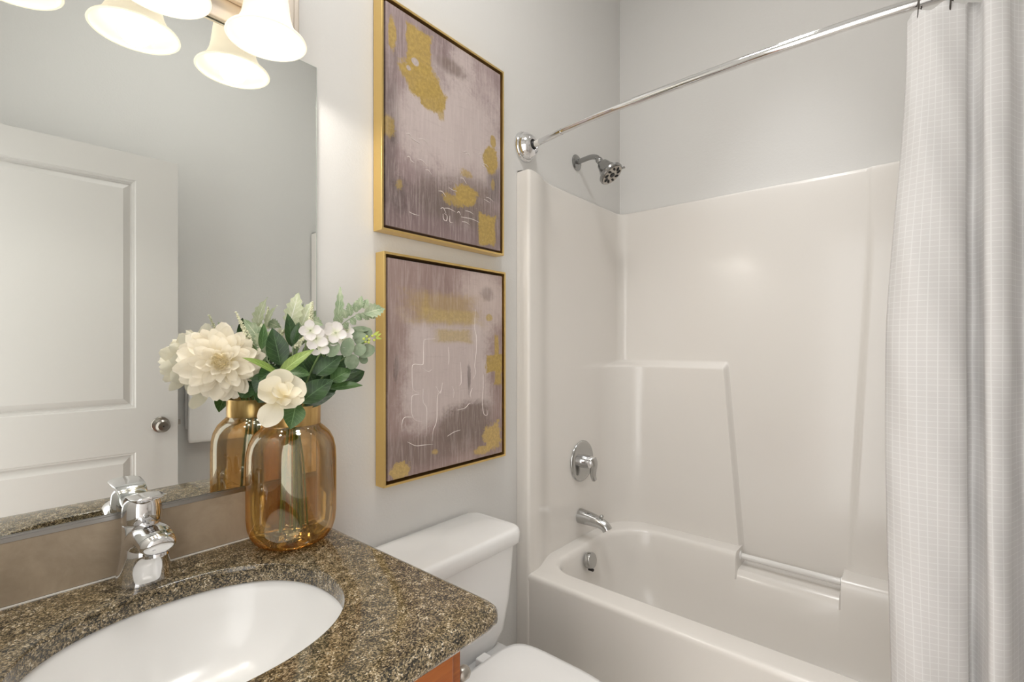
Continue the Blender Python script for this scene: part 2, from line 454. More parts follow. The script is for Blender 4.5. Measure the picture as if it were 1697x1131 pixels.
# ------------------------------------------------------------------ mirror and backsplash
t = thing('mirror', 'large frameless wall mirror above the taupe backsplash', 'mirror', (.24, 0, .938))
mb = MB().box((-.105, -.006, .944), (.588, -.0005, 1.923))
build('mirror_glass', mb, M['mirror'], t, smooth=None)
mb = MB(); mb.box((.588, -.0062, .944), (.5895, -.0003, 1.9245)); mb.box((-.105, -.0062, 1.923), (.588, -.0003, 1.9245))
build('glass_edge', mb, M['mirror_edge'], t, smooth=None)
mb = MB(); mb.box((-.105, -.012, .936), (.588, -.0003, .9385)); mb.box((-.105, -.012, .9385), (.588, -.0095, .943)); mb.box((-.105, -.0092, .9385), (.588, -.0075, .9455))
build('bottom_channel', mb, M['channel'], t, smooth=None)
tag(build('backsplash', MB().box((-.105, -.0115, .8345), (.588, -.0003, .9358)), M['brown'], loc=(.24, 0, .8345), smooth=None, bevel=.001),
    'smooth taupe backsplash strip between the granite and the mirror', 'backsplash')

# ------------------------------------------------------------------ vanity: cabinet, granite top, undermount sink, tap
ZT = .832
t = thing('vanity_cabinet', 'cherry wood vanity cabinet under the granite top', 'cabinet', (.22, -.30, 0))
CX0, CX1, CY = -.112, .560, -.536
mb = MB(); mb.box((CX0, CY, .09), (CX1, -.001, .60)); mb.box((CX0, CY, .60), (CX1, CY + .018, ZT - .032)); mb.box((CX0, CY + .018, .60), (CX0 + .018, -.001, ZT - .032)); mb.box((CX1 - .018, CY + .018, .60), (CX1, -.001, ZT - .032))
build('body', mb, M['wood'], t, smooth=None)
build('toe_kick', MB().box((CX0, CY + .07, 0), (CX1, -.002, .0895)), M['wood'], t, smooth=None)
build('false_drawer_front', MB().box((CX0 + .03, CY - .018, .66), (CX1 - .03, CY - .0005, .775)), M['wood'], t, bevel=.004)
for k in range(2):
    a = CX0 + .03 + k * .309
    d = build('door', MB().box((a, CY - .018, .12), (a + .303, CY - .0005, .645)), M['wood'], t, bevel=.004)
    hx = a + (.265 if k == 0 else .038)
    build('knob', MB().lathe([(.006, 0), (.006, .012), (.014, .018), (.015, .024), (.008, .028), (.001, .029)], (hx, CY - .018, .60), (0, -1, 0), 20), M['nickel'], d)

# granite top with oval cut-out and rounded nose
SX, SY, SA, SB, SP = .250, -.299, .205, .181, 2.25
def oval(k, n, grow=0., p=SP):
    a = 2 * pi * k / n; c_, s_ = cos(a), sin(a)
    return SX + (SA + grow) * math.copysign(abs(c_) ** (2 / p), c_), SY + (SB + grow) * math.copysign(abs(s_) ** (2 / p), s_)
NO = 144
ox0, ox1, oy0, oy1, rc = -.112, .592, -.612, -.0005, .034
def outer(k, ins=0.):
    """point of the slab outline in the direction of oval point k"""
    px, py = oval(k, NO); dx, dy = px - SX, py - SY
    x0, x1, y0, y1 = ox0 , ox1 - ins, oy0 + ins, oy1
    t_ = min([((x1 if dx > 0 else x0) - SX) / dx if abs(dx) > 1e-9 else 9e9, ((y1 if dy > 0 else y0) - SY) / dy if abs(dy) > 1e-9 else 9e9])
    x, y = SX + dx * t_, SY + dy * t_
    r = max(rc - ins, .004)
    cx_, cy_ = x1 - r, y0 + r
    if x > cx_ and y < cy_:
        # intersect ray with the corner arc
        ddx, ddy = dx / sqrt(dx * dx + dy * dy), dy / sqrt(dx * dx + dy * dy)
        fx, fy = SX - cx_, SY - cy_; b = fx * ddx + fy * ddy; q = b * b - (fx * fx + fy * fy - r * r)
        if q > 0: l = -b + sqrt(q); x, y = SX + ddx * l, SY + ddy * l
    return x, y
TH = .032
rings = []
for g_, z in ((0, ZT - TH), (0, ZT - .003), (.001, ZT - .001), (.003, ZT)):
    rings.append([(*oval(k, NO, g_), z) for k in range(NO)])
nose = [(.022, 0), (.016, -.0006), (.0105, -.0022), (.006, -.005), (.0025, -.009), (.0005, -.014), (0, -.019), (.001, -.025), (.004, -.030), (.007, -.032)]
for ins, dz in nose:
    rings.append([(*outer(k, ins), ZT + dz) for k in range(NO)])
rings.append(rings[0])
ct = build('countertop', MB().loft(rings, True, False, False), M['granite'], loc=(.24, -.3, ZT - TH), smooth=50)
tag(ct, 'speckled brown granite countertop with an oval sink cut-out', 'countertop')
build('caulk_line', MB().box((-.105, -.0145, ZT - .0002), (.588, -.0118, ZT + .0022)), M['caulk'], ct, smooth=None)
# sink
mb = MB(); rings = []
prof = [(.020, 0), (.006, 0), (.003, -.006), (-.001, -.016), (-.008, -.040), (-.020, -.072), (-.045, -.105), (-.085, -.128), (-.130, -.140), (-.160, -.145)]
for g_, dz in prof: rings.append([(*oval(k, NO, g_, SP if g_ > -.05 else 2.05), ZT - TH - .0006 + dz) for k in range(NO)])
zb = ZT - TH - .0006
rings = [[(*oval(k, NO, .020), zb - .010) for k in range(NO)], [(*oval(k, NO, .012), zb - .05) for k in range(NO)]][::-1] + rings
t = thing('sink', 'white oval undermount sink set in the granite countertop', 'sink', (SX, SY, .64))
build('basin', MB().loft(rings, True, False, True), M['porcelain'], t, smooth=180)
build('drain', MB().lathe([(.022, 0), (.022, .002), (.016, .003), (.012, .0015), (.001, .0015)], (SX, SY, zb - .1450), (0, 0, 1), 28), M['chrome'], t)

# tap
FX, FYc = .236, -.062
t = thing('faucet', 'chrome single lever tap standing on the granite behind the sink', 'faucet', (FX, FYc, ZT))
def ell(cx_, cy_, z, rx, ry, n=40, p=2.2, tilt=0.):
    o = []
    for k in range(n):
        a = 2 * pi * k / n; c_, s_ = cos(a), sin(a)
        x = rx * math.copysign(abs(c_) ** (2 / p), c_); y = ry * math.copysign(abs(s_) ** (2 / p), s_)
        o.append((cx_ + x, cy_ + y, z + tilt * y))
    return o
R = [ell(FX, FYc, ZT + .0005, .0400, .0365)]
for z, cy_, rx, ry in ((.003, 0, .0405, .0370), (.006, 0, .0402, .0366), (.020, -.001, .0388, .0362), (.036, -.003, .0366, .0358), (.052, -.005, .0344, .0350), (.066, -.004, .0326, .0335), (.080, .003, .0308, .0300), (.092, .011, .0295, .0270), (.0985, .013, .0290, .0265), (.1000, .013, .0280, .0256)):
    R.append(ell(FX, FYc + cy_, ZT + z, rx, ry))
build('body', MB().loft(R), M['chrome'], t, smooth=60)
pth = crom([(FX, FYc + .016, ZT + .046), (FX, FYc - .006, ZT + .068), (FX, FYc - .030, ZT + .084), (FX, FYc - .054, ZT + .0910), (FX, FYc - .072, ZT + .0900), (FX, FYc - .082, ZT + .0870)], 6)
nn = len(pth); rad = []
for i in range(nn):
    u = i / (nn - 1); rad.append((.0325 - .0055 * u, .034 - .0165 * sstep(u, 0, .8)))
sp = MB().tube(pth, rad, 36, up=(1, 0, 0))
e = pth[-1]; d = Vector((0, -.93, -.36)).normalized(); rr = []
for q, sc in ((.0, 1.), (.006, .975), (.011, .89), (.0145, .74), (.0165, .5), (.0170, .2)):
    u = Vector((1, 0, 0)); v_ = d.cross(u)
    rr.append([e + d * q + u * (.0270 * sc * cos(2 * pi * j / 36)) + v_ * (.0175 * sc * sin(2 * pi * j / 36)) for j in range(36)])
sp.loft(rr, True, False, True)
build('spout', sp, M['chrome'], t, smooth=70)
build('aerator', MB().lathe([(.0175, 0), (.0185, .001), (.0185, .0055), (.0165, .006), (.0165, .016)], (FX, FYc - .076, ZT + .0630), (0, .12, 1), 36), M['chrome'], t)
hy = FYc + .013
hb = [ell(FX, hy, ZT + .1005, .0285, .0262), ell(FX, hy, ZT + .104, .0300, .0275), ell(FX, hy, ZT + .116, .0300, .0274), ell(FX, hy, ZT + .128, .0292, .0262, tilt=-.10), ell(FX, hy - .001, ZT + .137, .0272, .0235, tilt=-.12), ell(FX, hy - .003, ZT + .1435, .0225, .0180, tilt=-.08), ell(FX, hy - .005, ZT + .147, .0125, .0095)]
hd = build('handle', MB().loft(hb), M['chrome'], t, smooth=70)
pth = crom([(FX, hy + .0285, ZT + .108), (FX, hy + .0265, ZT + .123), (FX, hy + .0185, ZT + .1375), (FX, hy + .004, ZT + .1475), (FX, hy - .014, ZT + .1510), (FX, hy - .034, ZT + .1522), (FX, hy - .052, ZT + .1530), (FX, hy - .059, ZT + .1532)], 7)
nn = len(pth); rad = []
for i in range(nn):
    u = i / (nn - 1); wd = .0235 + .0025 * sstep(u, .25, .7)
    if u > .76: wd *= sqrt(max(.015, 1 - ((u - .76) / .242) ** 2))
    if u < .2: wd *= .55 + .45 * sqrt(u / .2)
    rad.append((wd, .0034))
build('lever', MB().tube(pth, rad, 30, up=(1, 0, 0)), M['chrome'], hd, smooth=60)
build('emblem', MB().lathe([(.0048, 0), (.0048, .0014), (.0038, .0019), (.0005, .0019)], (FX, hy - .0268, ZT + .117), (0, -1, 0), 20), M['dchrome'], hd)

# toilet paper holder on the cabinet side
t = thing('paper_holder', 'brushed nickel paper holder post on the vanity side above the toilet seat', 'paper holder', (.5605, -.495, .655))
build('post', MB().tube([(.5605, -.495, .660), (.60, -.495, .660)], .007, 16), M['nickel'], t)
build('rosette', MB().lathe([(.020, 0), (.020, .004), (.012, .008), (.007, .010)], (.5605, -.495, .660), (1, 0, 0), 24), M['nickel'], t)
build('finial', MB().lathe([(.007, -.004), (.0115, 0), (.0125, .006), (.0125, .014), (.0095, .019), (.004, .021), (.0005, .0212)], (.598, -.495, .660), (1, 0, 0), 28), M['nickel'], t)

# ------------------------------------------------------------------ light bar over the mirror
LZ, LR = 1.8788, .0760
t = thing('vanity_light', 'three shade vanity light with nickel back plate over the mirror', 'light fixture', (.254, 0, 1.926))
build('back_plate', MB().box((-.033, -.018, 1.926), (.541, -.0005, 2.085)), M['plate'], t, bevel=.003)
build('raised_plate', MB().box((-.015, -.034, 1.970), (.523, -.0185, 2.041)), M['plate'], t, bevel=.004)
prof = [(.0745, 0), (.0760, .0015), (.0742, .005), (.0685, .010), (.0605, .017), (.0535, .027), (.0478, .040), (.0440, .058), (.0415, .080), (.0385, .102), (.0330, .118), (.0270, .125)]
inn = [(max(r - .003, .02), h + .0008) for r, h in prof]
for x in (.073, .254, .435):
    c0 = (x, -.0950, LZ)
    a = build('arm', MB().tube(crom([(x, -.034, 2.005), (x, -.060, 2.030), (x, -.083, 2.036), (x, -.0950, 2.022), (x, -.0950, 2.006)], 6), .007), M['nickel'], t)
    build('socket_cap', MB().lathe([(.0285, .1225), (.0285, .131), (.022, .136), (.008, .138)], c0, (0, 0, 1), 32), M['nickel'], a)
    sh = build('lamp_shade', MB().loft([[(x + r * cos(2 * pi * k / 56), -.0950 + r * sin(2 * pi * k / 56), LZ + h) for k in range(56)] for r, h in prof + inn[::-1] + prof[:1]], True, False, False), M['shade'], t, smooth=60)
    b = build('bulb', MB().sphere((x, -.0950, LZ + .040), .0315, 24, 14), M['bulb'], t, smooth=180)
    ld = bpy.data.lights.new('bulb_light', 'SPOT'); ld.energy = LAMP_W; ld.color = (1, .95, .88); ld.spot_size = radians(172); ld.spot_blend = .25; ld.shadow_soft_size = .03
    lo = bpy.data.objects.new('bulb_light', ld); COL.objects.link(lo); lo.parent = t; lo.location = Vector((x, -.0950, LZ + .006)) - t.location
    build('bulb_neck', MB().lathe([(.018, .066), (.0145, .085), (.0145, .1225)], c0, (0, 0, 1), 20), M['trim'], b)

# ------------------------------------------------------------------ added fill lamps on the ceiling (unseen, above the picture)
cx_, cy_ = 1.76, -.76
t = thing('ceiling_fill_light', 'added white cylinder down-light on the ceiling, brightening the bathtub from above', 'added fill light', (cx_, cy_, ZC))
build('can', MB().lathe([(.095, -.0005), (.095, -.105), (.0925, -.107), (.088, -.105), (.086, -.020)], (cx_, cy_, ZC), (0, 0, 1), 48, False, False), M['trim'], t, smooth=40)
build('diffuser', MB().lathe([(.0858, -.020), (.05, -.026), (.001, -.028)], (cx_, cy_, ZC), (0, 0, 1), 40, False, True), M['diffuser'], t)
ld = bpy.data.lights.new('added_downlight_lamp', 'SPOT'); ld.energy = SPOT_W; ld.color = (.97, .985, 1); ld.spot_size = radians(62); ld.spot_blend = .9; ld.shadow_soft_size = .07  # spot of the added down-light, throws fill onto the tub
lo = bpy.data.objects.new('added_downlight_lamp', ld); COL.objects.link(lo); lo.parent = t; lo.location = (0, 0, -.10)
cx_, cy_ = .70, -.66
t = thing('ceiling_fill_light', 'added round flush dome light on the ceiling, brightening the upper walls', 'added fill light', (cx_, cy_, ZC))
build('rim', MB().lathe([(.17, -.028), (.178, -.028), (.18, -.0005), (.165, -.0005)], (cx_, cy_, ZC), (0, 0, 1), 48, False, False), M['trim'], t)
build('diffuser', MB().lathe([(.168, -.022), (.15, -.045), (.10, -.060), (.04, -.066), (.001, -.067)], (cx_, cy_, ZC), (0, 0, 1), 48, False, True), M['dome'], t)
# ------------------------------------------------------------------ paintings
def art_mat(name, base, layers, dabs):
    """vertical brushed ground colours, then soft and hard patches; uv runs over the canvas"""
    m = mat(name, base[0], .42); g = NG(m)
    uv = g.new('ShaderNodeUVMap').outputs[0]
    sp = g.new('ShaderNodeSeparateXYZ'); g.l.new(uv, sp.inputs[0]); U, V = sp.outputs[0], sp.outputs[1]
    nbig = g.noise(g.vscale(uv, (2.6, 1.7, 1)), 1, 6, .6, .5)
    nst = g.noise(g.vscale(uv, (34, 3.0, 1)), 1, 8, .78, .4)
    nfi = g.noise(g.vscale(uv, (46, 52, 1)), 1, 5, .7)
    nlg = g.noise(g.vscale(uv, (4.2, 5.5, 1), (9, 4, 0)), 1, 3, .6, .8)
    nmd = g.noise(g.vscale(uv, (9, 12, 1)), 1, 8, .74, .9)
    col = g.mix(g.smooth(g.math('ADD', g.math('MULTIPLY', nbig, .6), g.math('MULTIPLY', nst, .4)), .35, .66), base[0], base[1])
    hgt = g.math('MULTIPLY', nst, .5)
    strk = g.smooth(g.noise(g.vscale(uv, (70, 5, 1), (2, 7, 0)), 1, 6, .7, .2), .46, .62)
    strk2 = g.smooth(g.noise(g.vscale(uv, (6, 55, 1), (5, 1, 0)), 1, 6, .7, .5), .55, .68)
    def mask(cx, cy, rx, ry, soft, rag, box):
        du = g.math('ABSOLUTE', g.math('DIVIDE', g.math('SUBTRACT', U, cx), rx)); dv = g.math('ABSOLUTE', g.math('DIVIDE', g.math('SUBTRACT', V, cy), ry))
        if box: d = g.math('MAXIMUM', du, dv)
        else: d = g.math('SQRT', g.math('ADD', g.math('MULTIPLY', du, du), g.math('MULTIPLY', dv, dv)))
        nz = g.math('ADD', g.math('MULTIPLY', g.math('SUBTRACT', nmd, .5), rag * 3.2), g.math('MULTIPLY', g.math('SUBTRACT', nfi, .5), rag * 2.0))
        d = g.math('ADD', g.math('ADD', d, nz), g.math('MULTIPLY', g.math('SUBTRACT', nlg, .5), rag * 3.0))
        return g.math('SUBTRACT', 1., g.smooth(d, 1 - soft, 1 + soft))
    for (c_, cx, cy, rx, ry, soft, rag, box, st) in layers:
        k = mask(cx, cy, rx, ry, soft, rag, box)
        col = g.mix(g.math('MULTIPLY', k, st), col, c_); hgt = g.math('ADD', hgt, g.math('MULTIPLY', k, .15))
    gm = None
    for (c_, cx, cy, rx, ry, soft, rag, box, st) in dabs:
        k = g.math('MULTIPLY', mask(cx, cy, rx, ry, soft, rag, box), st)
        gc = g.mix(g.smooth(nfi, .35, .7), tuple(x * .80 for x in c_), tuple(x * 1.08 for x in c_))
        col = g.mix(k, col, gc); gm = k if gm is None else g.math('MAXIMUM', gm, k)
        hgt = g.math('ADD', hgt, g.math('MULTIPLY', k, .3))
    # fine scumble of darker scratches
    scr = g.smooth(g.noise(g.vscale(uv, (60, 9, 1)), 1, 5, .75, .8), .62, .78)
    col = g.mix(g.math('MULTIPLY', scr, .45), col, (.16, .10, .095))
    lt = g.smooth(g.noise(g.vscale(uv, (12, 26, 1), (3, 1, 0)), 1, 6, .75, 1.2), .64, .74)
    col = g.mix(g.math('MULTIPLY', lt, .42), col, (.72, .64, .62))
    col = g.mix(g.math('MULTIPLY', g.math('MULTIPLY', strk, .20), g.math('SUBTRACT', 1., gm)), col, (.74, .64, .61)); col = g.mix(g.math('MULTIPLY', strk2, .14), col, (.20, .145, .14))
    g.base(col); g.bump(g.math('ADD', hgt, g.math('MULTIPLY', nfi, .25)), .35, .002)
    g.set(g.b.inputs['Metallic'], g.math('MULTIPLY', gm, .12))
    return m
MAUVE, MAUVE2, CREAM, DARK, GOLD, TAUPE = (.215, .152, .152), (.405, .315, .31), (.575, .49, .47), (.105, .078, .074), (.50, .345, .095), (.20, .148, .128)
A1 = art_mat('mauve_gold_art', (MAUVE, MAUVE2),
    [(CREAM, .62, .56, .42, .30, .55, .35, 0, .85), (CREAM, .30, .52, .26, .16, .5, .35, 0, .7), (CREAM, .62, .90, .10, .14, .5, .5, 0, .6),
     (DARK, .02, .35, .06, .45, .6, .4, 1, .55), (TAUPE, .62, .17, .38, .12, .5, .45, 0, .95), (DARK, .35, .13, .4, .13, .7, .4, 0, .45), (MAUVE, .5, .03, .6, .06, .6, .2, 1, .8),
     (DARK, .93, .36, .06, .09, .5, .4, 1, .7), (TAUPE, .52, .88, .13, .035, .5, .5, 0, .8), (DARK, .10, .17, .05, .09, .5, .8, 0, .6), (DARK, .05, .42, .02, .05, .5, .6, 0, .8), (TAUPE, .70, .31, .16, .05, .6, .6, 0, .6)],
    [(GOLD, .245, .86, .095, .10, .10, .22, 1, .95), (GOLD, .26, .735, .16, .085, .12, .30, 0, .95), (GOLD, .34, .68, .12, .075, .12, .30, 0, .95), (GOLD, .045, .87, .03, .075, .2, .4, 0, .9),
     (CREAM, .215, .80, .028, .018, .2, .2, 0, 1.), (CREAM, .165, .755, .018, .012, .2, .2, 0, .9),
     (GOLD, .90, .49, .075, .085, .1, .25, 0, .95), (GOLD, .92, .60, .03, .035, .15, .3, 0, .9), (GOLD, .64, .245, .11, .055, .14, .45, 0, .95), (GOLD, .56, .21, .10, .035, .2, .7, 0, .8),
     (GOLD, .86, .10, .085, .085, .08, .25, 1, .95), (GOLD, .03, .44, .035, .04, .3, .7, 0, .7), (GOLD, .66, .37, .07, .025, .3, .8, 0, .7), (GOLD, .10, .20, .03, .03, .3, 1., 0, .6), (GOLD, .42, .62, .03, .04, .2, .5, 0, .7), (GOLD, .92, .36, .02, .03, .2, .4, 0, .7)])
A2 = art_mat('blush_gold_art', ((.275, .19, .175), (.375, .275, .25)),
    [(CREAM, .50, .47, .36, .26, .25, .18, 1, .85), ((.60, .50, .46), .82, .86, .22, .16, .6, .3, 0, .75), (TAUPE, .64, .20, .26, .10, .3, .3, 0, .95), (TAUPE, .40, .11, .45, .07, .5, .3, 1, .75),
     (DARK, .66, .44, .018, .085, .35, .3, 0, .7), ((.40, .28, .14), .43, .79, .28, .07, .45, .35, 1, .8), (DARK, .06, .50, .015, .06, .5, .7, 0, .6), (CREAM, .73, .69, .04, .07, .4, .5, 0, .9),
     (TAUPE, .84, .89, .06, .03, .5, .5, 0, .5), (CREAM, .27, .68, .015, .05, .4, .5, 0, .7), (CREAM, .20, .30, .12, .10, .6, .6, 0, .5)],
    [((.55, .41, .18), .50, .755, .22, .03, .5, .5, 1, .75), ((.52, .39, .17), .52, .655, .15, .03, .4, .35, 1, .7), ((.50, .36, .14), .28, .80, .03, .05, .5, .6, 0, .6),
     (GOLD, .92, .505, .085, .05, .08, .25, 1, .95), (GOLD, .94, .60, .022, .07, .2, .4, 1, .9), (GOLD, .955, .44, .04, .05, .15, .4, 1, .9), ((.55, .40, .14), .86, .76, .035, .02, .2, .3, 0, .8),
     ((.60, .42, .15), .90, .10, .085, .085, .1, .6, 0, .9), ((.60, .42, .15), .80, .04, .09, .02, .2, .7, 0, .85), ((.60, .42, .15), .08, .035, .07, .035, .1, .7, 0, .9), ((.55, .38, .13), .36, .085, .025, .012, .3, .6, 0, .7)])
M['impasto'] = mat('white_impasto', (.74, .67, .64), .4)
def stroke(mb, P, rad, n):
    q = MB().tube(P, rad, n); mb.add(q.v, q.f, None, 1)
def painting(name, x0, x1, z0, z1, artm, strokes, label):
    D = .040
    t = thing(name, label, 'painting', ((x0 + x1) / 2, 0, z0))
    wv = .0065; mb = MB()
    y0, y1 = -.003, -D
    # frame: thin-faced deep tray of four mitred sides
    o = [(x0, z0), (x1, z0), (x1, z1), (x0, z1)]; i = [(x0 + wv, z0 + wv), (x1 - wv, z0 + wv), (x1 - wv, z1 - wv), (x0 + wv, z1 - wv)]
    mb.loft([[(a, y0, b) for a, b in o], [(a, y1, b) for a, b in o], [(a, y1, b) for a, b in i], [(a, y0, b) for a, b in i], [(a, y0, b) for a, b in o]], True, False, False)
    build('frame', mb, M['gold'], t, smooth=20, bevel=.0008)
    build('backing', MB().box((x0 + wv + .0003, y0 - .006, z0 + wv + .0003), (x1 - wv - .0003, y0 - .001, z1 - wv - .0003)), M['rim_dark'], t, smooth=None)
    gp = .0085; a, b, c_, d = x0 + wv + gp, x1 - wv - gp, z0 + wv + gp, z1 - wv - gp
    yf = -D + .004
    mb = MB().add([(a, yf, c_), (b, yf, c_), (b, yf, d), (a, yf, d), (a, y0 - .0065, c_), (b, y0 - .0065, c_), (b, y0 - .0065, d), (a, y0 - .0065, d)],
                  [(0, 1, 2, 3), (0, 4, 5, 1), (1, 5, 6, 2), (2, 6, 7, 3), (3, 7, 4, 0)],
                  [(0, 0), (1, 0), (1, 1), (0, 1), (0, 0), (1, 0), (1, 1), (0, 1)])
    if strokes:
        for s_ in strokes:
            P = crom([(a + u * (b - a), yf - .0002, c_ + v * (d - c_)) for u, v in s_], 6)
            n = len(P); stroke(mb, P, [.0003 + .0011 * abs(sin(pi * k / (n - 1) * .9 + .3)) * (.6 + .4 * random.random()) for k in range(n)], 6)
    build('canvas', mb, [artm, M['impasto']], t, smooth=None)
random.seed(3)
st1 = []
for k in range(22):
    u, v = random.uniform(.12, .85), random.uniform(.08, .5); l = random.uniform(.03, .09)
    st1.append([(u, v), (u + l * .5, v + random.uniform(-.012, .012)), (u + l, v - random.uniform(0, .02))])
st1 += [[(.44, .12), (.445, .095), (.47, .09), (.475, .115), (.45, .125)], [(.50, .12), (.50, .09), (.53, .088)], [(.45, .15), (.49, .155), (.55, .148)], [(.6, .13), (.7, .135), (.78, .128)]]
st2 = [[(.36, .64), (.28, .635), (.265, .62), (.262, .53), (.25, .515), (.19, .518), (.175, .50), (.178, .42), (.19, .395), (.23, .382)], [(.23, .375), (.18, .372), (.17, .35), (.172, .29), (.20, .255), (.25, .245)],
       [(.26, .40), (.26, .34), (.285, .31), (.29, .27), (.285, .17)], [(.40, .38), (.375, .35), (.37, .24), (.34, .19), (.335, .14)], [(.72, .80), (.715, .70), (.73, .655), (.73, .58), (.715, .50), (.725, .46), (.70, .43)],
       [(.42, .42), (.40, .37), (.37, .40), (.36, .405)], [(.50, .40), (.52, .37), (.515, .34)], [(.58, .52), (.585, .42), (.57, .40)], [(.80, .45), (.80, .38), (.79, .30), (.805, .235), (.84, .225), (.845, .25)],
       [(.18, .27), (.12, .275), (.10, .25), (.10, .21)], [(.55, .275), (.62, .28), (.66, .30), (.70, .30)], [(.46, .15), (.52, .165), (.58, .17)], [(.14, .16), (.2, .135), (.26, .13), (.34, .125)], [(.69, .38), (.67, .35), (.68, .33)],
       [(.25, .50), (.30, .48), (.33, .49)], [(.47, .60), (.475, .54), (.47, .51)]]
painting('upper_painting', .751, 1.243, 1.557, 2.186, A1, st1, 'upper gold framed abstract painting, mauve and white with large gold patches')
painting('lower_painting', .758, 1.252, .871, 1.501, A2, st2, 'lower gold framed abstract painting, blush with white impasto outlines, above the toilet')

# ------------------------------------------------------------------ toilet
TX = .880
t = thing('toilet', 'white two piece toilet between the vanity and the tub', 'toilet', (TX, -.35, 0))
def rrect(x0, x1, y0, y1, z, r, n=8):
    o = []
    for (cx_, cy_, a0) in ((x1 - r, y1 - r, 0), (x0 + r, y1 - r, 90), (x0 + r, y0 + r, 180), (x1 - r, y0 + r, 270)):
        for k in range(n + 1):
            a = radians(a0 + 90 * k / n); o.append((cx_ + r * cos(a), cy_ + r * sin(a), z))
    return o
hw = .245
tank = []
for z, wi, y0 in ((.372, .075, -.178), (.380, .062, -.188), (.42, .036, -.196), (.50, .020, -.202), (.62, .010, -.207), (.664, .008, -.208)):
    tank.append(rrect(TX - hw + wi, TX + hw - wi, y0, -.016, z, .042))
build('tank', MB().loft(tank), M['porcelain'], t, smooth=60)
lid = []
for z, e in ((.665, .004), (.668, 0), (.696, 0), (.704, .002), (.709, .007), (.711, .014)):
    lid.append(rrect(TX - hw - .006 + e, TX + hw + .006 - e, -.222 + e, -.010 - e * .3, z, .040 - e * .5))
build('tank_lid', MB().loft(lid), M['porcelain'], t, smooth=60)
lv = build('flush_lever', MB().tube([(TX - .19, -.222, .615), (TX - .17, -.226, .614), (TX - .12, -.228, .610)], [(.008, .005), (.007, .004), (.009, .004)], 16), M['chrome'], t)
build('lever_boss', MB().lathe([(.014, 0), (.014, .006), (.009, .012)], (TX - .19, -.207, .615), (0, -1, 0), 20), M['chrome'], lv)
def egg(z, sx, y_back, y_front, n=48, cx_=TX, pw=2.0):
    """elongated outline: flat-ish back, round front"""
    o = []; L = y_back - y_front; ym = y_back - L * .44
    for k in range(n):
        a = 2 * pi * k / n; c_, s_ = cos(a), sin(a)
        if s_ >= 0: p = 6.0; y = ym + (y_back - ym) * abs(s_) ** (2 / p); x = sx * math.copysign(abs(c_) ** (2 / p), c_)
        else: y = ym + (ym - y_front) * s_; x = sx * math.copysign(abs(c_) ** .98, c_)
        o.append((cx_ + x, y, z))
    return o
bowl = [egg(0, .105, -.16, -.56), egg(.02, .107, -.158, -.562), egg(.10, .098, -.165, -.55), egg(.20, .105, -.16, -.58), egg(.28, .140, -.14, -.66), egg(.34, .170, -.10, -.71), egg(.372, .178, -.05, -.72), egg(.380, .176, -.05, -.718)]
build('bowl', MB().loft(bowl), M['porcelain'], t, smooth=180)
st = [egg(.3815, .180, -.262, -.718), egg(.384, .184, -.260, -.722), egg(.394, .184, -.260, -.722), egg(.397, .181, -.262, -.719)]
build('seat', MB().loft(st), M['plastic'], t, smooth=60)
sl = [egg(.3985, .181, -.246, -.719), egg(.400, .185, -.244, -.723), egg(.410, .186, -.243, -.724), egg(.4165, .182, -.246, -.720), egg(.4195, .168, -.258, -.705), egg(.421, .10, -.32, -.63)]
build('seat_cover', MB().loft(sl), M['plastic'], t, smooth=60)
for s_ in (-1, 1):
    build('hinge', MB().box((TX + s_ * .072 - .019, -.238, .3805), (TX + s_ * .072 + .019, -.205, .404)), M['plastic'], t, bevel=.005)

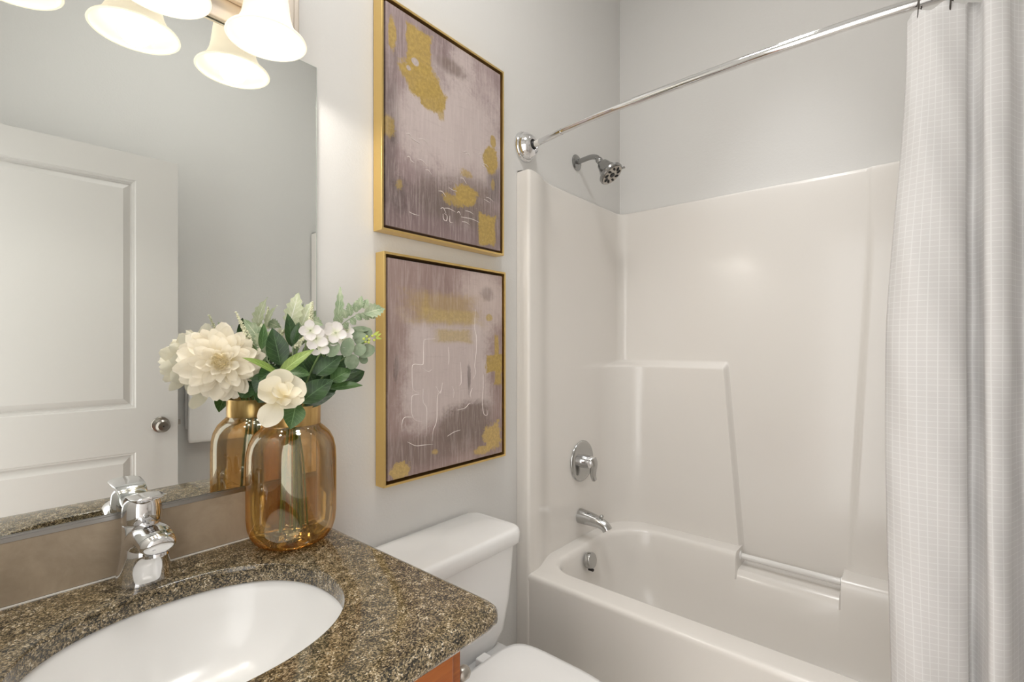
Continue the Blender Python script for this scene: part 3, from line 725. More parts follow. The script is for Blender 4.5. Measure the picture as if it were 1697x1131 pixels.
# ------------------------------------------------------------------ tub and moulded surround (one unit)
t = thing('bathtub', 'almond one piece bathtub with moulded shower surround', 'bathtub', (1.76, -.765, 0))
ZR, ZTOP = .430, 1.887
X0, YE = 1.360, -1.522
def surround_row(z):
    """plan outline of the surround at height z, from the front edge on the tap wall round to the far end"""
    low = 1 - sstep(z, 1.150, 1.182)                       # 1 below the moulded ledge
    lo2 = 1 - sstep(z, 1.13, 1.187)
    P = []
    P += [(X0, -.0008), (X0, -.020), (X0, -.040)]
    for k in range(7):
        a = pi - (pi / 2) * k / 6 + 0
        P.append((X0 + .011 + .011 * cos(a), -.046 - .011 * sin(a)))
    for k in range(1, 15):
        u = k / 14; x = X0 + .011 + .19 * u
        P.append((x, -.057 + .041 * sstep(u, .12, 1.0)))
    def tw(x): return .016
    Rf = .045 + .135 * low                                     # fillet in the corner grows below the ledge
    xb = XR - (.022 + .030 * low)
    for k in range(1, 9): P.append((1.561 + (xb - Rf - 1.561) * k / 9, -.016 - .006 * low * sstep(k / 9, .5, 1)))
    ys = -.016 - .006 * low
    for k in range(0, 13):
        a = pi / 2 - pi / 2 * k / 12
        P.append((xb - Rf + Rf * cos(a), ys - Rf + Rf * sin(a)))
    yb0 = ys - Rf
    ye = -.508 - .062 * (1.17 - max(min(z, 1.17), .40)) / .75   # slanted right edge of the ledge block
    yr = -.992 + .06 * max(0, min(1, (1.6 - z) / 1.2))
    def tb(y):
        a = 1 - sstep(-y, -ye - .007, -ye + .007)
        r = sstep(-y, -yr - .008, -yr + .010)
        return .022 + .030 * low * a + .010 * r
    ys_ = [yb0 + (ye + .022 - yb0) * k / 8 for k in range(1, 8)]
    ys_ += [ye + .022 - .044 * k / 12 for k in range(13)]
    ys_ += [ye - .022 + (yr + .03 - (ye - .022)) * k / 10 for k in range(1, 10)]
    ys_ += [yr + .03 - .062 * k / 12 for k in range(13)]
    yq = yr - .032
    ys_ += [yq + (YE + .12 - yq) * k / 8 for k in range(1, 9)]
    for y in ys_: P.append((XR - tb(y), y))
    xe = XR - tb(YE + .12)
    for k in range(1, 10):
        a = -pi / 2 * k / 9
        P.append((xe - .10 + .10 * cos(a), YE + .12 + .10 * sin(a)))
    for k in range(1, 6): P.append((xe - .10 - (xe - .10 - 1.56) * k / 5, YE + .020))
    for k in range(1, 8):
        u = k / 7; P.append((1.56 - .19 * u, YE + .020 + .037 * sstep(u, 0, .88)))
    P += [(X0, YE + .050), (X0, YE + .02), (X0, YE)]
    return [(x, y, z) for x, y in P]
zs = [.001, .20, .30, .36, .41, ZR, ZR + .004] + [ZR + .012 + (1.12 - ZR - .012) * k / 10 for k in range(11)] + [1.12 + .08 * k / 20 for k in range(1, 20)] + [1.20 + (1.875 - 1.20) * k / 12 for k in range(13)]
rows = [surround_row(z) for z in zs]
def lift(row, dz, d):
    """pull the outline back towards the walls for the rolled top edge"""
    o = []
    for x, y, z in row:
        nx = X0 if x == X0 else x
        fx = min(1, max(0, (x - 1.9) / .2)); fy = 1 if y > -.2 else 0; fe = 1 if y < YE + .15 else 0
        yy = y + d * fy * (1 if y < -.0009 else 0) - d * fe * (1 if y > YE else 0)
        xx = x + d * fx if x > 1.9 else (x + (d if x < X0 + .012 else 0))
        o.append((xx, min(yy, -.0008), z + dz))
    return o
top = rows[-1]
rows += [lift(top, .007, .0015), lift(top, .011, .004), lift(top, .013, .008)]
# close the top back to the walls
rows.append([(min(max(x, X0), XR - .001) if x < 2.0 else XR - .001, (-.0008 if y > -.12 and x < XR - .1 else (YE if y < YE + .10 and x < XR - .1 else min(y, -.0008))), ZTOP + .001) for x, y, z in top])
mb = MB(); mb.grid(rows); mb.uv = {}
build('surround', mb, M['tub'], t, smooth=38)

# tub body: rim, basin and apron
def hole(grow, z, x0=1.458, x1=2.028, y0=-1.42, y1=-.078, taper=0.):
    """rounded opening, anticlockwise, denser where the shelf dips"""
    x0 -= grow; x1 += grow; y0 -= grow; y1 += grow
    P = []
    def arc(cx_, cy_, rx, ry, a0, a1, n):
        for k in range(n + 1):
            a = radians(a0 + (a1 - a0) * k / n); P.append((cx_ + rx * cos(a), cy_ + ry * sin(a)))
    rb, rf = .21 + grow * .5, .10 + grow * .5
    arc(x1 - rb, y1 - rb * .9, rb, rb * .9, 0, 90, 14)       # back corner by the tap wall
    for k in range(1, 6): P.append((x1 - rb + (x0 + rf - x1 + rb) * k / 6, y1))
    arc(x0 + rf, y1 - rf, rf, rf, 90, 180, 10)
    for k in range(1, 10): P.append((x0, y1 - rf + (y0 + rf - y1 + rf) * k / 10))
    arc(x0 + rf, y0 + rf, rf, rf, 180, 270, 10)
    for k in range(1, 6): P.append((x0 + rf + (x1 - rb - x0 - rf) * k / 6, y0))
    arc(x1 - rb, y0 + rb, rb, rb, 270, 360, 12)
    ya, yb_ = y0 + rb, y1 - rb * .9
    for y in [-1.18, -1.10, -1.0, -.945, NB0 - .006, NB0, NB0 + .006] + [NB0 + .006 + (NB1 - NB0 - .012) * k / 6 for k in range(1, 6)] + [NB1 - .006, NB1, NB1 + .006, -.50, -.42, -.34]:
        P.append((x1, y))
    return [(x, y, z) for x, y in P]
NB0, NB1 = -.918, -.572
def dip(P, on):
    """drop the shelf behind the bar"""
    o = []
    for x, y, z in P:
        k = 1 if (NB0 + .001 < y < NB1 - .001 and x > 1.95) else 0
        o.append((x, y, z - .066 * k * on))
    return o
base = hole(0, ZR)
H0 = hole(.016, ZR)
def rim(ins, z):
    o = []
    xa, xb, ya, yb_ = X0 + .0008 + ins, XR - .006, YE + .004, -.012
    for (x, y, _) in base:
        # push outwards to the rectangle, keeping straight runs aligned
        cxm, cym = 1.75, -.75
        if x > 2.02 and -1.2 < y < -.3: o.append((xb, y, z)); continue
        dx, dy = x - cxm, y - cym
        ts = []
        if dx > 1e-6: ts.append((xb - cxm) / dx)
        if dx < -1e-6: ts.append((xa - cxm) / dx)
        if dy > 1e-6: ts.append((yb_ - cym) / dy)
        if dy < -1e-6: ts.append((ya - cym) / dy)
        q = min(ts); o.append((cxm + dx * q, cym + dy * q, z))
    # snap the nearest points to the two front corners
    for c_ in ((xa, yb_), (xa, ya), (xb, yb_), (xb, ya)):
        k = min(range(len(o)), key=lambda i: (o[i][0] - c_[0]) ** 2 + (o[i][1] - c_[1]) ** 2); o[k] = (c_[0], c_[1], z)
    return o
R = [rim(.006, 0), rim(.004, .05), rim(.003, ZR - .030), rim(0, ZR - .018), rim(.0005, ZR - .010), rim(.003, ZR - .004), rim(.008, ZR - .0008), rim(.016, ZR)]
R[-1] = rim(.016, ZR)
ring = [hole(.016, ZR), hole(.010, ZR - .001), hole(.004, ZR - .005), hole(0, ZR - .012), hole(-.004, ZR - .024), hole(-.014, ZR - .10), hole(-.035, ZR - .20), hole(-.060, ZR - .28), hole(-.095, ZR - .325), hole(-.16, ZR - .335)]
def dip_rim(P): return [(x, y, z - (.066 if (NB0 + .001 < y < NB1 - .001 and x > 2.1) else 0)) for x, y, z in P]
R[-1] = dip_rim(R[-1])
ring2 = []
for i, r_ in enumerate(ring):
    ring2.append([(x, y, (z - (.066 if i <= 3 else (.058 if i == 4 else 0)) if (NB0 + .001 < y < NB1 - .001 and x > 1.95) else z)) for x, y, z in r_])
build('tub', MB().loft(R + ring2, True, False, True), M['tub'], t, smooth=42)
# moulded hand rail across the notch
bar = MB().tube([(2.088, NB1 - .002, .400), (2.088, -.60, .3995), (2.088, -.89, .3995), (2.088, NB0 + .002, .400)], .0115, 20)
bar.lathe([(.018, 0), (.018, .004), (.0115, .007)], (2.088, NB1 - .001, .400), (0, -1, 0), 24); bar.lathe([(.018, 0), (.018, .004), (.0115, .007)], (2.088, NB0 + .001, .400), (0, 1, 0), 24)
M['rail'] = mat('clear_acrylic_rail', (.80, .785, .76), .08, Coat_Weight=.5)
build('hand_rail', bar, M['rail'], t, label='glossy pale hand rail in the notch of the tub wall')

# overflow cover
t = thing('overflow_cover', 'round chrome overflow cover inside the tub below the spout', 'overflow cover', (1.700, -.098, .376))
build('cap', MB().lathe([(.030, 0), (.0315, .003), (.0315, .022), (.030, .0245), (.026, .0255), (.0005, .0255)], (1.700, -.0935, .376), (0, -.985, .17), 40), M['dchrome'], t)
build('screw_slot', MB().box((1.694, -.122, .338), (1.704, -.100, .3455)), M['dark'], t)

# valve trim
VX, VZ = 1.778, .754
t = thing('shower_valve', 'round chrome valve plate with lever on the surround above the spout', 'shower valve', (VX, -.0165, VZ))
build('escutcheon', MB().lathe([(.086, 0), (.0875, .002), (.0865, .005), (.082, .0085), (.074, .0105), (.060, .0115), (.030, .012), (.0005, .012)], (VX, -.0168, VZ), (0, -1, 0), 56), M['dchrome'], t)
hd = build('handle', MB().lathe([(.029, .012), (.029, .020), (.026, .040), (.0265, .044), (.0265, .052), (.022, .061), (.012, .066), (.0005, .067)], (VX, -.0168, VZ), (0, -1, 0), 36), M['chrome'], t)
pth = crom([(VX, -.068, VZ + .016), (VX + .002, -.076, VZ - .006), (VX + .004, -.072, VZ - .035), (VX + .006, -.072, VZ - .060), (VX + .008, -.078, VZ - .078)], 6)
nn = len(pth)
build('lever', MB().tube(pth, [(.025 - .011 * i / nn, .016 - .009 * i / nn) for i in range(nn - 1)] + [(.007, .004)], 24, up=(1, 0, 0)), M['dchrome'], hd)

# tub spout
t = thing('tub_spout', 'chrome tub spout with diverter knob over the tub rim', 'tub spout', (1.765, -.0165, .520))
SXX, SZ = 1.765, .521
pth = crom([(SXX, -.0168, SZ), (SXX, -.05, SZ - .001), (SXX, -.09, SZ - .004), (SXX, -.118, SZ - .009), (SXX, -.140, SZ - .019), (SXX, -.149, SZ - .031)], 6)
nn = len(pth)
build('body', MB().tube(pth, [(.031 - .0085 * sstep(i / nn, 0, .75), .031 - .0105 * sstep(i / nn, 0, .75)) for i in range(nn)], 32, up=(1, 0, 0)), M['dchrome'], t, smooth=60)
build('diverter_knob', MB().lathe([(.004, 0), (.004, .014), (.0085, .017), (.009, .022), (.005, .026), (.0005, .026)], (SXX, -.122, SZ + .001), (0, 0, 1), 20), M['dchrome'], t)

# shower head
HX, HZ, K = 1.762, 2.036, 1.14
t = thing('showerhead', 'grey chrome shower head on a bent arm on the wall above the surround', 'shower head', (HX, 0, HZ))
build('escutcheon', MB().lathe([(.034, .0005), (.034, .003), (.031, .006), (.020, .009), (.013, .011)], (HX, 0, HZ), (0, -1, 0), 36), M['greychrome'], t)
ax = Vector((.06, -.62, -.78)).normalized()
e = Vector((HX - .002, -.110, HZ - .015))
arm = crom([(HX, -.002, HZ), (HX, -.040, HZ + .004), (HX + .001, -.075, HZ + .006), (HX + .003, -.098, HZ - .001), e], 8)
build('arm', MB().tube(arm, .0105, 18), M['greychrome'], t)
hd = build('head', MB().lathe([(K * r_, K * h_) for r_, h_ in ((.010, -.004), (.0125, 0), (.0125, .010), (.0105, .013), (.014, .017), (.020, .024), (.026, .042), (.033, .060), (.042, .069), (.0455, .073), (.0455, .080), (.042, .084), (.040, .0835))], e, ax, 44), M['greychrome'], t)
mb = MB().lathe([(K * .0395, K * .0838), (K * .0395, K * .0850), (.0005, K * .0850)], e, ax, 40)
build('spray_face', mb, M['nickel'], hd)
u = ax.orthogonal().normalized(); v = ax.cross(u)
for k in range(9):
    a = 2 * pi * k / 9; ct = e + ax * (K * .0855) + (u * cos(a) + v * sin(a)) * (K * .027)
    P = [ct + (u * cos(a + .5) + v * sin(a + .5)) * q for q in (-.0095, -.004, .004, .0095)]
    build('nozzle_slot', MB().tube(P, [.0015, .0045, .005, .002], 10), M['black'], hd)
build('nozzle_hub', MB().lathe([(.011, K * .085), (.010, K * .088), (.0005, K * .0885)], e, ax, 20), M['black'], hd)
sd = (RT - ax * RT.dot(ax)).normalized()
build('mode_lever', MB().tube([e + ax * (K * .077) + sd * (K * .043), e + ax * (K * .077) + sd * (K * .053), e + ax * (K * .077) + sd * (K * .059)], [.0035, .0035, .0055], 12), M['greychrome'], hd)

# ------------------------------------------------------------------ curtain rod, rings, curtain
RZ = 1.988
rodp = [(1.405, -.036, RZ), (1.400, -.077, RZ), (1.378, -.20, RZ), (1.361, -.324, RZ), (1.352, -.484, RZ), (1.345, -.65, RZ), (1.343, -.80, RZ), (1.347, -.993, RZ), (1.354, -1.10, RZ), (1.376, -1.27, RZ), (1.425, -1.43, RZ), (1.487, -1.496, RZ)]
RP = crom(rodp, 8)
def rod_x(y):
    for a, b in zip(RP, RP[1:]):
        if b.y <= y <= a.y: q = (y - a.y) / (b.y - a.y); return a.x + (b.x - a.x) * q
    return RP[-1].x
t = thing('curtain_rod', 'curved chrome shower curtain rod with stepped wall flanges', 'curtain rod', (1.40, -.76, RZ))
build('inner_tube', MB().tube([p for p in RP if p.y > -.49], .0098, 22), M['chrome'], t)
build('outer_tube', MB().tube([p for p in RP if -1.46 < p.y < -.46], .0122, 22), M['chrome'], t)
build('sleeve', MB().tube([p for p in RP if -.20 < p.y < -.075], .0112, 22), M['chrome'], t)
build('wrapped_label', MB().tube([p for p in RP if -.079 < p.y < -.046], .0109, 22), M['trim'], t)
for yy, s_ in ((0, -1), (YF, 1)):
    fx = 1.402 if yy == 0 else 1.50
    f_ = build('flange', MB().lathe([(.056, .0005), (.056, .005), (.0535, .009), (.0525, .012), (.0495, .014), (.0475, .024), (.0445, .028), (.0425, .031), (.0385, .038), (.031, .044), (.021, .047), (.018, .044), (.0165, .036)], (fx, yy, RZ), (0, s_, 0), 52), M['chrome'], t)
    build('ball_joint', MB().sphere((fx, yy + s_ * .040, RZ), .0155, 20, 12), M['black'], f_)

# curtain folds: plan points (how far in front of the rod, y)
plan = [(.012, -1.068), (-.012, -1.080), (-.030, -1.105), (-.034, -1.140), (-.026, -1.172), (-.006, -1.196), (.030, -1.203), (.036, -1.214), (.010, -1.222), (-.030, -1.226), (-.038, -1.240), (-.028, -1.258), (.004, -1.268), (.034, -1.282), (.030, -1.300), (-.02, -1.315), (-.036, -1.335), (-.01, -1.355), (.03, -1.37), (.02, -1.39), (-.03, -1.405), (-.034, -1.43), (.0, -1.445), (.02, -1.455)]
PP = crom([(a, b, 0) for a, b in plan], 8)
arc = [0]
for a, b in zip(PP, PP[1:]): arc.append(arc[-1] + (b - a).length)
def curtain_grid(z0, z1, nz, off=0., edge=True):
    rows = []; uvs = []
    for i in range(nz + 1):
        q = i / nz; z = z1 + (z0 - z1) * q
        row = []
        for p, s_ in zip(PP, arc):
            wv = .55 + .45 * sstep(q, 0, .35)               # folds open as the cloth falls
            yy = p.y
            lead = 1 - sstep(-p.y, 1.07, 1.19)
            # the free edge swings out at mid height
            yy += lead * (-.036 * (1 - sstep(q, .02, .40)) - .014 * sstep(q, .45, .85))
            yy += .0035 * sin(s_ * 60 + z * 2.2) * q
            xx = rod_x(p.y) + p.x * wv + off - .030 * sstep(q, .25, .75) + .004 * sin(z * 7 + s_ * 22) * sstep(q, .05, .4) + .0022 * sin(z * 23 + s_ * 61)
            zz = z
            if i == 0: zz = z - .006 + .007 * cos((s_ - .03) / .085 * 2 * pi)
            row.append((xx, yy, zz))
        rows.append(row)
    return rows
def cloth_obj(name, m, z0, z1, nz, off, solid):
    rows = curtain_grid(z0, z1, nz, off)
    mb = MB().grid(rows)
    n = len(arc)
    # uv in metres
    for k, fc in enumerate(mb.f):
        mb.uv[k] = [(arc[j % n], rows[j // n][j % n][2]) for j in fc]
    return build(name, mb, m, loc=(1.35, -1.28, z0), smooth=180, solid=solid)
tag(cloth_obj('shower_curtain', M['curtain'], .10, 1.966, 90, 0., .0012), 'white windowpane weave shower curtain hanging from the curved rod outside the tub', 'curtain')
ring_y = [-1.127, -1.178, -1.256, -1.318, -1.40, -1.47]
labs = ['dark wire curtain hook nearest the free edge of the curtain', 'dark wire curtain hook second from the free edge of the curtain', 'dark wire curtain hook third from the free edge of the curtain']
gl_ = 'dark wire curtain hooks'
proto = None
def hook(y, label):
    global proto
    x = rod_x(y)
    if proto is None:
        r = thing('curtain_hook', label, 'curtain hook', (x, y, RZ), gl_); proto = r
        w1 = crom([(x - .004, y + .004, RZ - .046), (x - .013, y + .005, RZ - .042), (x - .016, y + .004, RZ - .025), (x - .0155, y + .003, RZ), (x - .009, y + .002, RZ + .0135), (x, y, RZ + .0155), (x + .010, y, RZ + .012), (x + .0155, y, RZ), (x + .016, y - .001, RZ - .020), (x + .012, y - .002, RZ - .034), (x + .004, y - .003, RZ - .040)], 5)
        build('wire', MB().tube(w1, .0016, 8), M['iron'], r)
        build('wire_tip', MB().sphere((x - .004, y + .004, RZ - .046), .0028, 10, 6), M['iron'], r)
        return r
    c_ = proto.copy(); COL.objects.link(c_); c_.location = (x, y, RZ); c_['label'] = label
    for ch in proto.children:
        d_ = ch.copy(); COL.objects.link(d_); d_.parent = c_
    return c_
for y, l in zip(ring_y[:3], labs): hook(y, l)

# ------------------------------------------------------------------ vase
VXc, VYc = .483, -.105
t = thing('vase', 'amber lustre glass vase with brass collar on the granite beside the mirror', 'vase', (VXc, VYc, ZT))
prof = [(.030, .001), (.046, .002), (.060, .006), (.072, .014), (.0805, .026), (.0855, .042), (.0875, .062), (.0878, .10), (.0878, .175), (.0865, .198), (.0825, .216), (.0745, .232), (.0640, .243), (.0570, .249), (.0545, .254)]
gb = MB().lathe(prof, (VXc, VYc, ZT), (0, 0, 1), 64, True, False)
inner = [(r - .0035, h + (.004 if h < .05 else 0)) for r, h in prof]
build('glass_body', MB().lathe(prof, (VXc, VYc, ZT), (0, 0, 1), 72, True, False), M['amber'], t, smooth=180)
build('brass_collar', MB().loft([[(VXc + r * cos(2 * pi * k / 64), VYc + r * sin(2 * pi * k / 64), ZT + h) for k in range(64)] for r, h in ((.0556, .2525), (.0560, .254), (.0560, .291), (.0552, .2925), (.0530, .2925), (.0525, .291), (.0525, .2535), (.0556, .2525))], True, False, False), M['brass'], t, smooth=40)
# ------------------------------------------------------------------ bouquet
MOUTH = Vector((VXc, VYc, ZT + .285))
def leaf_rows(base, tip, width, nrm, curve=.08, fold=.15, shape='ovate', n=9, k=4, serr=0., twist=0., roll=0.):
    base, tip, nrm = Vector(base), Vector(tip), Vector(nrm)
    d = tip - base; L = d.length; d.normalize()
    nrm = (nrm - d * nrm.dot(d)).normalized(); side = d.cross(nrm)
    rows = []
    for i in range(n + 1):
        q = i / n
        if shape == 'ovate': hw = sin(pi * q ** .78) ** .85
        elif shape == 'petal': hw = (sin(pi * (.05 + .95 * q) ** 1.7)) ** .55 if q < 1 else .2
        elif shape == 'round': hw = sqrt(max(0, 1 - (2 * q - 1) ** 2)) ** .9
        elif shape == 'lance': hw = sin(pi * q ** .7) ** 1.1
        elif shape == 'wide': hw = min(1, (q + .03) / .55) ** .7 * sqrt(max(0.02, 1 - max(0, (q - .45) / .56) ** 2.2))
        hw = max(hw, .03)
        if serr: hw *= 1 + serr * sin(q * 2 * pi * 5.5)
        ctr = base + d * (L * q) + nrm * (curve * L * sin(pi * q * .9)) - nrm * (roll * L * q ** 3)
        row = []
        for j in range(-k, k + 1):
            v = j / k
            off = fold * abs(v) ** 1.6 * hw * width * .5 + twist * v * q * width * .5
            row.append(ctr + side * (hw * width * .5 * v) + nrm * off)
        rows.append(row)
    return rows
def leafp(mb, *a, **k): mb.grid(leaf_rows(*a, **k)); return mb
def cam_n(p, dx=0., dy=0., dz=0.):
    return ((CC - Vector(p)).normalized() + Vector((dx, dy, dz))).normalized()
def stem_to(p, r=.002, foot=(0, 0), bend=.35):
    """stem from a flower head down through the collar to the vase floor"""
    p = Vector(p); m_ = MOUTH + Vector((foot[0] * .5, foot[1] * .5, 0)); f_ = Vector((VXc + foot[0], VYc + foot[1], ZT + .03))
    mid = p.lerp(m_, .55) + Vector((0, 0, .012))
    return MB().tube(crom([p, mid, m_ - Vector((0, 0, .02)), m_.lerp(f_, .5), f_], 6), r, 8)

# --- dahlia
DC = at(366, 601, -.088); DA = Vector((-.36, -.90, .10)).normalized()
t = thing('dahlia', 'large cream dahlia head leaning left out of the amber vase', 'flower', DC)
u = DA.orthogonal().normalized(); v = DA.cross(u)
rnd = random.Random(5)
petals = MB(); NP = 74
for i in range(NP):
    f_ = (i + .5) / NP; a = i * 2.399963 + rnd.uniform(-.22, .22)
    th = radians(24 + 84 * f_ ** .66 + rnd.uniform(-7, 7))
    L = (.013 + .064 * f_ ** .62) * rnd.uniform(.90, 1.10)
    rad_ = u * cos(a) + v * sin(a)
    dr = DA * cos(th) + rad_ * sin(th)
    b = DC + DA * (.008 - .026 * f_) + dr * .009
    nr = (DA * sin(th) - rad_ * cos(th)) + rad_.cross(DA) * rnd.uniform(-.35, .35)
    wd = (.011 + .023 * f_ ** .7) * rnd.uniform(.9, 1.15)
    leafp(petals, b, b + dr * L, wd, nr, curve=-.10 - .05 * f_, fold=.50 - .2 * f_, shape='petal', n=9, k=3, roll=rnd.uniform(-.14, .10), twist=rnd.uniform(-.25, .25))
build('petals', petals, M['petal'], t, smooth=180)
mb = MB().sphere(DC + DA * .009, .0145, 16, 10)
mb.uv = {k: [(.5, .5)] * len(f) for k, f in enumerate(mb.f)}
for i in range(30):
    a = i * 2.4; rr_ = .0021 * sqrt(i)
    b = DC + DA * (.021 - .0002 * i) + (u * cos(a) + v * sin(a)) * rr_
    leafp(mb, b, b + DA * (.013 + .0003 * i) + (u * cos(a) + v * sin(a)) * rr_ * .55, .0085, -(u * cos(a) + v * sin(a)) - DA * .01, curve=-.1, fold=.5, shape='petal', n=4, k=2)
build('heart', mb, M['petal_c'], t, smooth=180)
build('stem', stem_to(DC - DA * .02, .0028, (-.028, -.004)), M['stem'], t)
mb = MB()
for k in range(6):
    a = k * pi / 3; b = DC - DA * .022
    leafp(mb, b, b + (u * cos(a) + v * sin(a)) * .030 - DA * .012, .012, DA, shape='lance', n=5, k=2)
build('sepals', mb, M['leaf_mid'], t, smooth=180)

# --- ivory magnolia, hanging over the collar
MC = at(470, 655, -.185)
t = thing('magnolia', 'ivory open blossom with broad petals drooping over the brass collar', 'flower', MC)
mb = MB()
def px(x, y, d): return at(x, y, d)
for (b, tp, yb, yt, wd, cv, fo, hint) in [
    ((466, 655), (434, 632), -.185, -.200, .050, .12, .25, (-.3, 0, .3)),
    ((468, 650), (460, 612), -.178, -.172, .052, .10, .3, (0, 0, -.2)),
    ((472, 652), (503, 632), -.182, -.190, .054, .15, .3, (.3, 0, .3)),
    ((470, 655), (505, 662), -.192, -.205, .042, .18, .35, (.2, 0, .6)),
    ((470, 658), (488, 676), -.195, -.215, .044, .16, .4, (.1, 0, .7)),
    ((464, 660), (437, 707), -.190, -.205, .046, .08, .2, (-.3, 0, .0)),
    ((462, 652), (428, 655), -.186, -.205, .044, .14, .3, (-.3, 0, .4)),
    ((470, 652), (486, 640), -.195, -.212, .034, .2, .5, (.1, 0, .8)),
    ((468, 654), (474, 638), -.198, -.212, .030, .2, .5, (-.1, 0, .8)),
    ((469, 656), (500, 648), -.196, -.216, .032, .2, .5, (.1, 0, 1.)), ((470, 657), (452, 646), -.198, -.214, .026, .25, .6, (-.2, 0, .9)), ((468, 660), (472, 672), -.198, -.214, .028, .25, .6, (0, 0, 1.))]:
    B, T_ = px(*b, yb), px(*tp, yt)
    leafp(mb, B, T_, wd, cam_n(B, *hint), curve=-cv, fold=fo, shape='wide', n=9, k=5, twist=.12, serr=.02)
build('petals', mb, M['petal_m'], t, smooth=180, subsurf=1)
build('stem', stem_to(MC + Vector((0, .012, 0)), .0026, (-.005, -.02)), M['stem'], t)
B, T_ = px(491, 668, -.182), px(481, 712, -.190)
build('leaf', leafp(MB(), B, T_, .042, cam_n(B, .2, 0, .25), curve=.05, fold=.18, shape='ovate', n=12, k=5), M['leaf_mid'], t, smooth=180, subsurf=1)

# --- branch of glossy leaves
B0 = at(488, 660, -.115)
t = thing('glossy_leaf_branch', 'branch of broad glossy dark green leaves in the middle of the vase', 'foliage', B0)
build('stem', stem_to(at(465, 615, -.13), .0024, (.012, -.012)), M['stem'], t)
def leaf_part(root, b, tp, yb, yt, wd, m, hint=(0, 0, .2), **k):
    B, T_ = at(*b, yb), at(*tp, yt)
    return build('leaf', leafp(MB(), B, T_, wd * 1.12, cam_n(B, *hint), **{**dict(curve=.06, fold=.22, n=12, k=5), **k}), M[m], root, smooth=180, subsurf=1)
for a in [((465, 606), (451, 544), -.145, -.140, .038, 'leaf_dark', (.1, 0, .1)), ((463, 622), (400, 594), -.150, -.150, .020, 'leaf_lime', (0, 0, 1.2)), ((462, 622), (521, 580), -.155, -.165, .026, 'leaf_lime', (-.3, 0, 1.0)),
          ((460, 612), (427, 632), -.135, -.140, .034, 'leaf_dark', (-.2, 0, .3)), ((483, 575), (476, 520), -.125, -.120, .024, 'leaf_dark', (.4, 0, .1)), ((486, 572), (496, 535), -.130, -.135, .017, 'leaf_dark', (-.5, 0, .1)),
          ((440, 618), (424, 652), -.120, -.120, .030, 'leaf_dark', (-.3, 0, .2)), ((433, 580), (437, 536), -.105, -.10, .016, 'leaf_mid', (.3, 0, .1))]: leaf_part(t, *a)

# --- second branch on the right
t = thing('leafy_branch', 'branch of large dark green leaves spreading right of the vase mouth', 'foliage', at(530, 640, -.115))
build('stem', stem_to(at(540, 600, -.125), .0024, (.024, .004)), M['stem'], t)
for a in [((498, 668), (552, 630), -.150, -.165, .044, 'leaf_dark', (.0, 0, .5)), ((515, 620), (536, 578), -.120, -.13, .040, 'leaf_dark', (.2, 0, .1)), ((524, 622), (566, 590), -.14, -.155, .036, 'leaf_dark', (-.1, 0, .3)),
          ((500, 600), (520, 635), -.115, -.12, .036, 'leaf_dark', (.3, 0, .2)), ((548, 632), (600, 615), -.125, -.135, .034, 'leaf_dark', (.1, 0, .8)), ((545, 645), (601, 640), -.14, -.16, .026, 'leaf_mid', (0, 0, 1.2)), ((505, 676), (556, 652), -.145, -.16, .028, 'leaf_dark', (.1, 0, .9)),
          ((478, 618), (514, 622), -.13, -.15, .028, 'leaf_mid', (0, 0, .9)), ((548, 632), (582, 614), -.14, -.15, .036, 'leaf_mid', (-.2, 0, .6)), ((428, 668), (444, 636), -.10, -.10, .03, 'leaf_dark', (.2, 0, 0)), ((552, 617), (568, 589), -.118, -.12, .034, 'leaf_dark', (.1, 0, .1)), ((573, 632), (604, 616), -.118, -.125, .034, 'leaf_dark', (0, 0, .5)), ((500, 645), (541, 606), -.105, -.105, .046, 'leaf_dark', (.1, 0, .1)), ((520, 655), (562, 624), -.105, -.105, .044, 'leaf_dark', (.1, 0, .2)), ((482, 640), (503, 592), -.10, -.10, .044, 'leaf_dark', (.1, 0, .1)), ((470, 648), (448, 604), -.10, -.10, .040, 'leaf_dark', (-.1, 0, .1)), ((400, 660), (420, 632), -.085, -.08, .03, 'leaf_dark', (-.2, 0, .1))]: leaf_part(t, *a)

# --- hydrangea sprig, white four petal florets
t = thing('hydrangea_sprig', 'sprig of blush white four petal florets right of the glossy leaves', 'flower', at(535, 560, -.15))
build('stem', stem_to(at(540, 570, -.145), .002, (.015, -.01)), M['stem'], t)
def floret(cx_, cy_, yy, r, n, rot, hint=(0, 0, .2), m='petal_h'):
    c_ = at(cx_, cy_, yy); nr = cam_n(c_, *hint); u = nr.orthogonal().normalized(); v = nr.cross(u); mb = MB()
    for k in range(n):
        a = rot + 2 * pi * k / n; d_ = u * cos(a) + v * sin(a)
        leafp(mb, c_, c_ + d_ * r + nr * .004, r * .95, nr, curve=-.08, fold=.2, shape='wide', n=6, k=3, twist=.1)
    f_ = build('floret', mb, M[m], t, smooth=180)
    build('floret_eye', MB().sphere(c_ + nr * .002, .0022, 10, 6), M['leaf_pale'], f_)
for a in [(523, 562, -.160, .025, 4, .3), (514, 548, -.155, .022, 4, .9), (530, 575, -.155, .022, 4, .1), (556, 552, -.150, .024, 4, .5), (568, 562, -.140, .022, 4, 1.1), (545, 562, -.140, .022, 4, .2), (552, 545, -.135, .018, 4, .2), (575, 548, -.13, .016, 4, .6)]: floret(*a)

